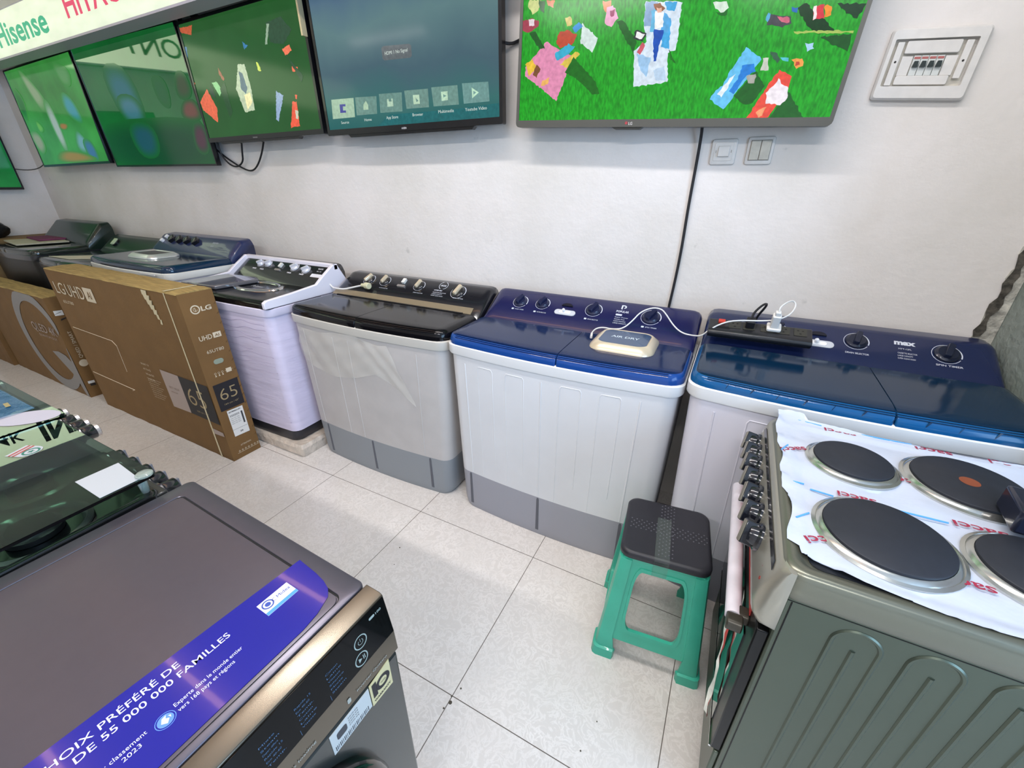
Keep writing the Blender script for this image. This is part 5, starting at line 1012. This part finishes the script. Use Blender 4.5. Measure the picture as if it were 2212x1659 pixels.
# ================================================================ POWER STRIP, CHARGER, LOOSE CABLES
t = thing('power_strip', 'black power strip with a red switch lying on the right corner washer', 'power strip', (1.835, .46, .925))
PR = Matrix.Translation((1.672, .430, .960)) @ Matrix.Rotation(math.radians(1.5), 4, 'Z') @ Matrix.Rotation(math.radians(-.3), 4, 'Y') @ Matrix.Rotation(math.radians(24), 4, 'X')
M_PS = mat('strip_body_black', '1d1d20', .35, coat=.2); b = MB(xf=PR)
sec = [(0, -.028), (-.010, -.018), (-.012, -.004), (-.006, .004), (.006, .006), (.020, .004), (.062, .004), (.066, 0), (.066, -.028)]
b.loft([[(x, y, z) for y, z in sec] for x in (0.0, .320)]); b.build('housing', M_PS, t, bevel=.003)
pfr3 = (PR @ Vector((0, 0, .0042)), PR.to_3x3() @ Vector((1, 0, 0)), PR.to_3x3() @ Vector((0, 1, 0)))
b = MB(); b.slab(rrect2(.030, .052, .040, .056, .002), pfr3, 0, .007); b.build('red_switch', mat('switch_red', 'b4382e', .35, emit='c03020', es=.15), t)
b = MB(); b.slab(rrect2(.026, .070, .010, .024, .003), pfr3, 0, .0012); b.build('reset_window', mat('window_black', '08080a', .1), t)
M_SOC = mat('socket_olive', '34332c', .45); M_HOLE = mat('hole_black', '050506', .8)
for k, xk in enumerate((.085, .130, .185, .235, .285)):
    b = MB(); b.slab(rrect2(xk - .019, xk + .019, .020, .058, .003), pfr3, 0, .0014); so = b.build('socket', M_SOC, t)
    b = MB(); [b.slab([(xk + dx - .003, cy_ - .0018), (xk + dx + .003, cy_ - .0018), (xk + dx + .003, cy_ + .0018), (xk + dx - .003, cy_ + .0018)], pfr3, .0014, .0018) for dx, cy_ in ((-.007, .046), (.007, .046), (0, .031))]; b.build('socket_holes', M_HOLE, so)
t = thing('black_plug', 'small black plug pushed into the power strip beside the white charger', 'plug', (1.80, .49, .97))
b = MB(); b.slab(rrect2(.117, .145, .026, .058, .005), pfr3, .0018, .030); b.build('plug_body', M_BLKWIRE, t, bevel=.003)
o, x, y = pfr3; c0 = o + x * .131 + y * .050 + x.cross(y) * .028
b = MB(); b.tube([c0, c0 + Vector((.005, .02, .02)), c0 + Vector((.03, .05, .045)), c0 + Vector((.045, .09, .035)), c0 + Vector((.02, .13, -.03)), c0 + Vector((.01, .145, -.12))], .004, smooth=2); b.build('plug_cord', M_BLKWIRE, t)
M_CH = mat('charger_white', 'dcdad6', .3, coat=.2)
t = thing('phone_charger', 'white phone charger standing in the power strip with a looping white lead', 'charger', (1.86, .49, .97))
b = MB(); b.slab(rrect2(.182, .226, .022, .060, .006), pfr3, .0018, .014); b.build('travel_adapter', M_CH, t, bevel=.003)
b = MB(); b.slab(rrect2(.190, .216, .028, .054, .005), pfr3, .014, .062); b.build('charger_body', M_CH, t, bevel=.003)
b = MB(); b.slab(rrect2(.195, .211, .033, .049, .003), pfr3, .062, .076); b.build('connector', M_CH, t, bevel=.002)
c1_ = o + x * .203 + y * .041 + x.cross(y) * .076
cab = [c1_, c1_ + Vector((.001, .004, .018)), Vector((1.909, .505, 1.082)), Vector((1.926, .50, 1.066)), Vector((1.915, .48, 1.037)), Vector((1.881, .465, 1.017)), Vector((1.833, .455, 1.009)), Vector((1.750, .445, 1.003)), Vector((1.708, .44, .985)), Vector((1.676, .435, .958)), Vector((1.655, .44, .930)), Vector((1.620, .46, .921)), Vector((1.585, .47, .922)), Vector((1.551, .482, .940)), (1.508, .500, .985), (1.489, .505, .996), (1.457, .505, .996), (1.417, .495, .976), (1.393, .475, .940), (1.366, .45, .912), (1.327, .44, .906), (1.290, .43, .912), (1.265, .415, .908), (1.258, .38, .898), (1.268, .345, .8945)]
MB().tube(cab, .0026, smooth=2).build('charging_lead', M_CH, t)
MB().tube([(1.262, .372, .898), (1.270, .338, .894)], .0048, n=10).build('lead_plug', M_CH, t)
wire('mains_lead', 'white mains lead with a pale plug lying across the black-lidded washer', [(-.31, .45, .940), (-.27, .445, .905), (-.235, .44, .905), (-.18, .445, .905), (-.13, .46, .917), (-.09, .475, .927), (-.06, .478, .932)], .0045, M_CH)
b = MB(); b.tube([(-.075, .478, .932), (-.045, .475, .934)], .010, n=12); b.tube([(-.045, .475, .934), (-.012, .470, .934)], .017, n=14); o = b.build('mains_plug', mat('plug_cream', 'c9c6a4', .35), bevel=.003); tag(o, 'pale plug at the end of the white lead on the black-lidded washer', 'plug')
# crumbs and grit at a tile corner
random.seed(2); b = MB()
for x, y, r in ((1.205, -.618, .006), (1.199, -.602, .003), (1.212, -.570, .003), (1.196, -.640, .003), (.66, -.22, .003), (.70, -.30, .002), (1.60, -.55, .0025), (1.62, -.46, .002), (.62, .03, .002)):
    b.rings(FR((x, y, 0), X, Y), (0, 0), [(r, 0), (r * .9, .0008), (r * .3, .0012)], n=7)
o = b.build('floor_grit', mat('grit', '4a443a', .9)); tag(o, 'dark grit scattered along the tile joints', 'grit'); o['kind'] = 'stuff'
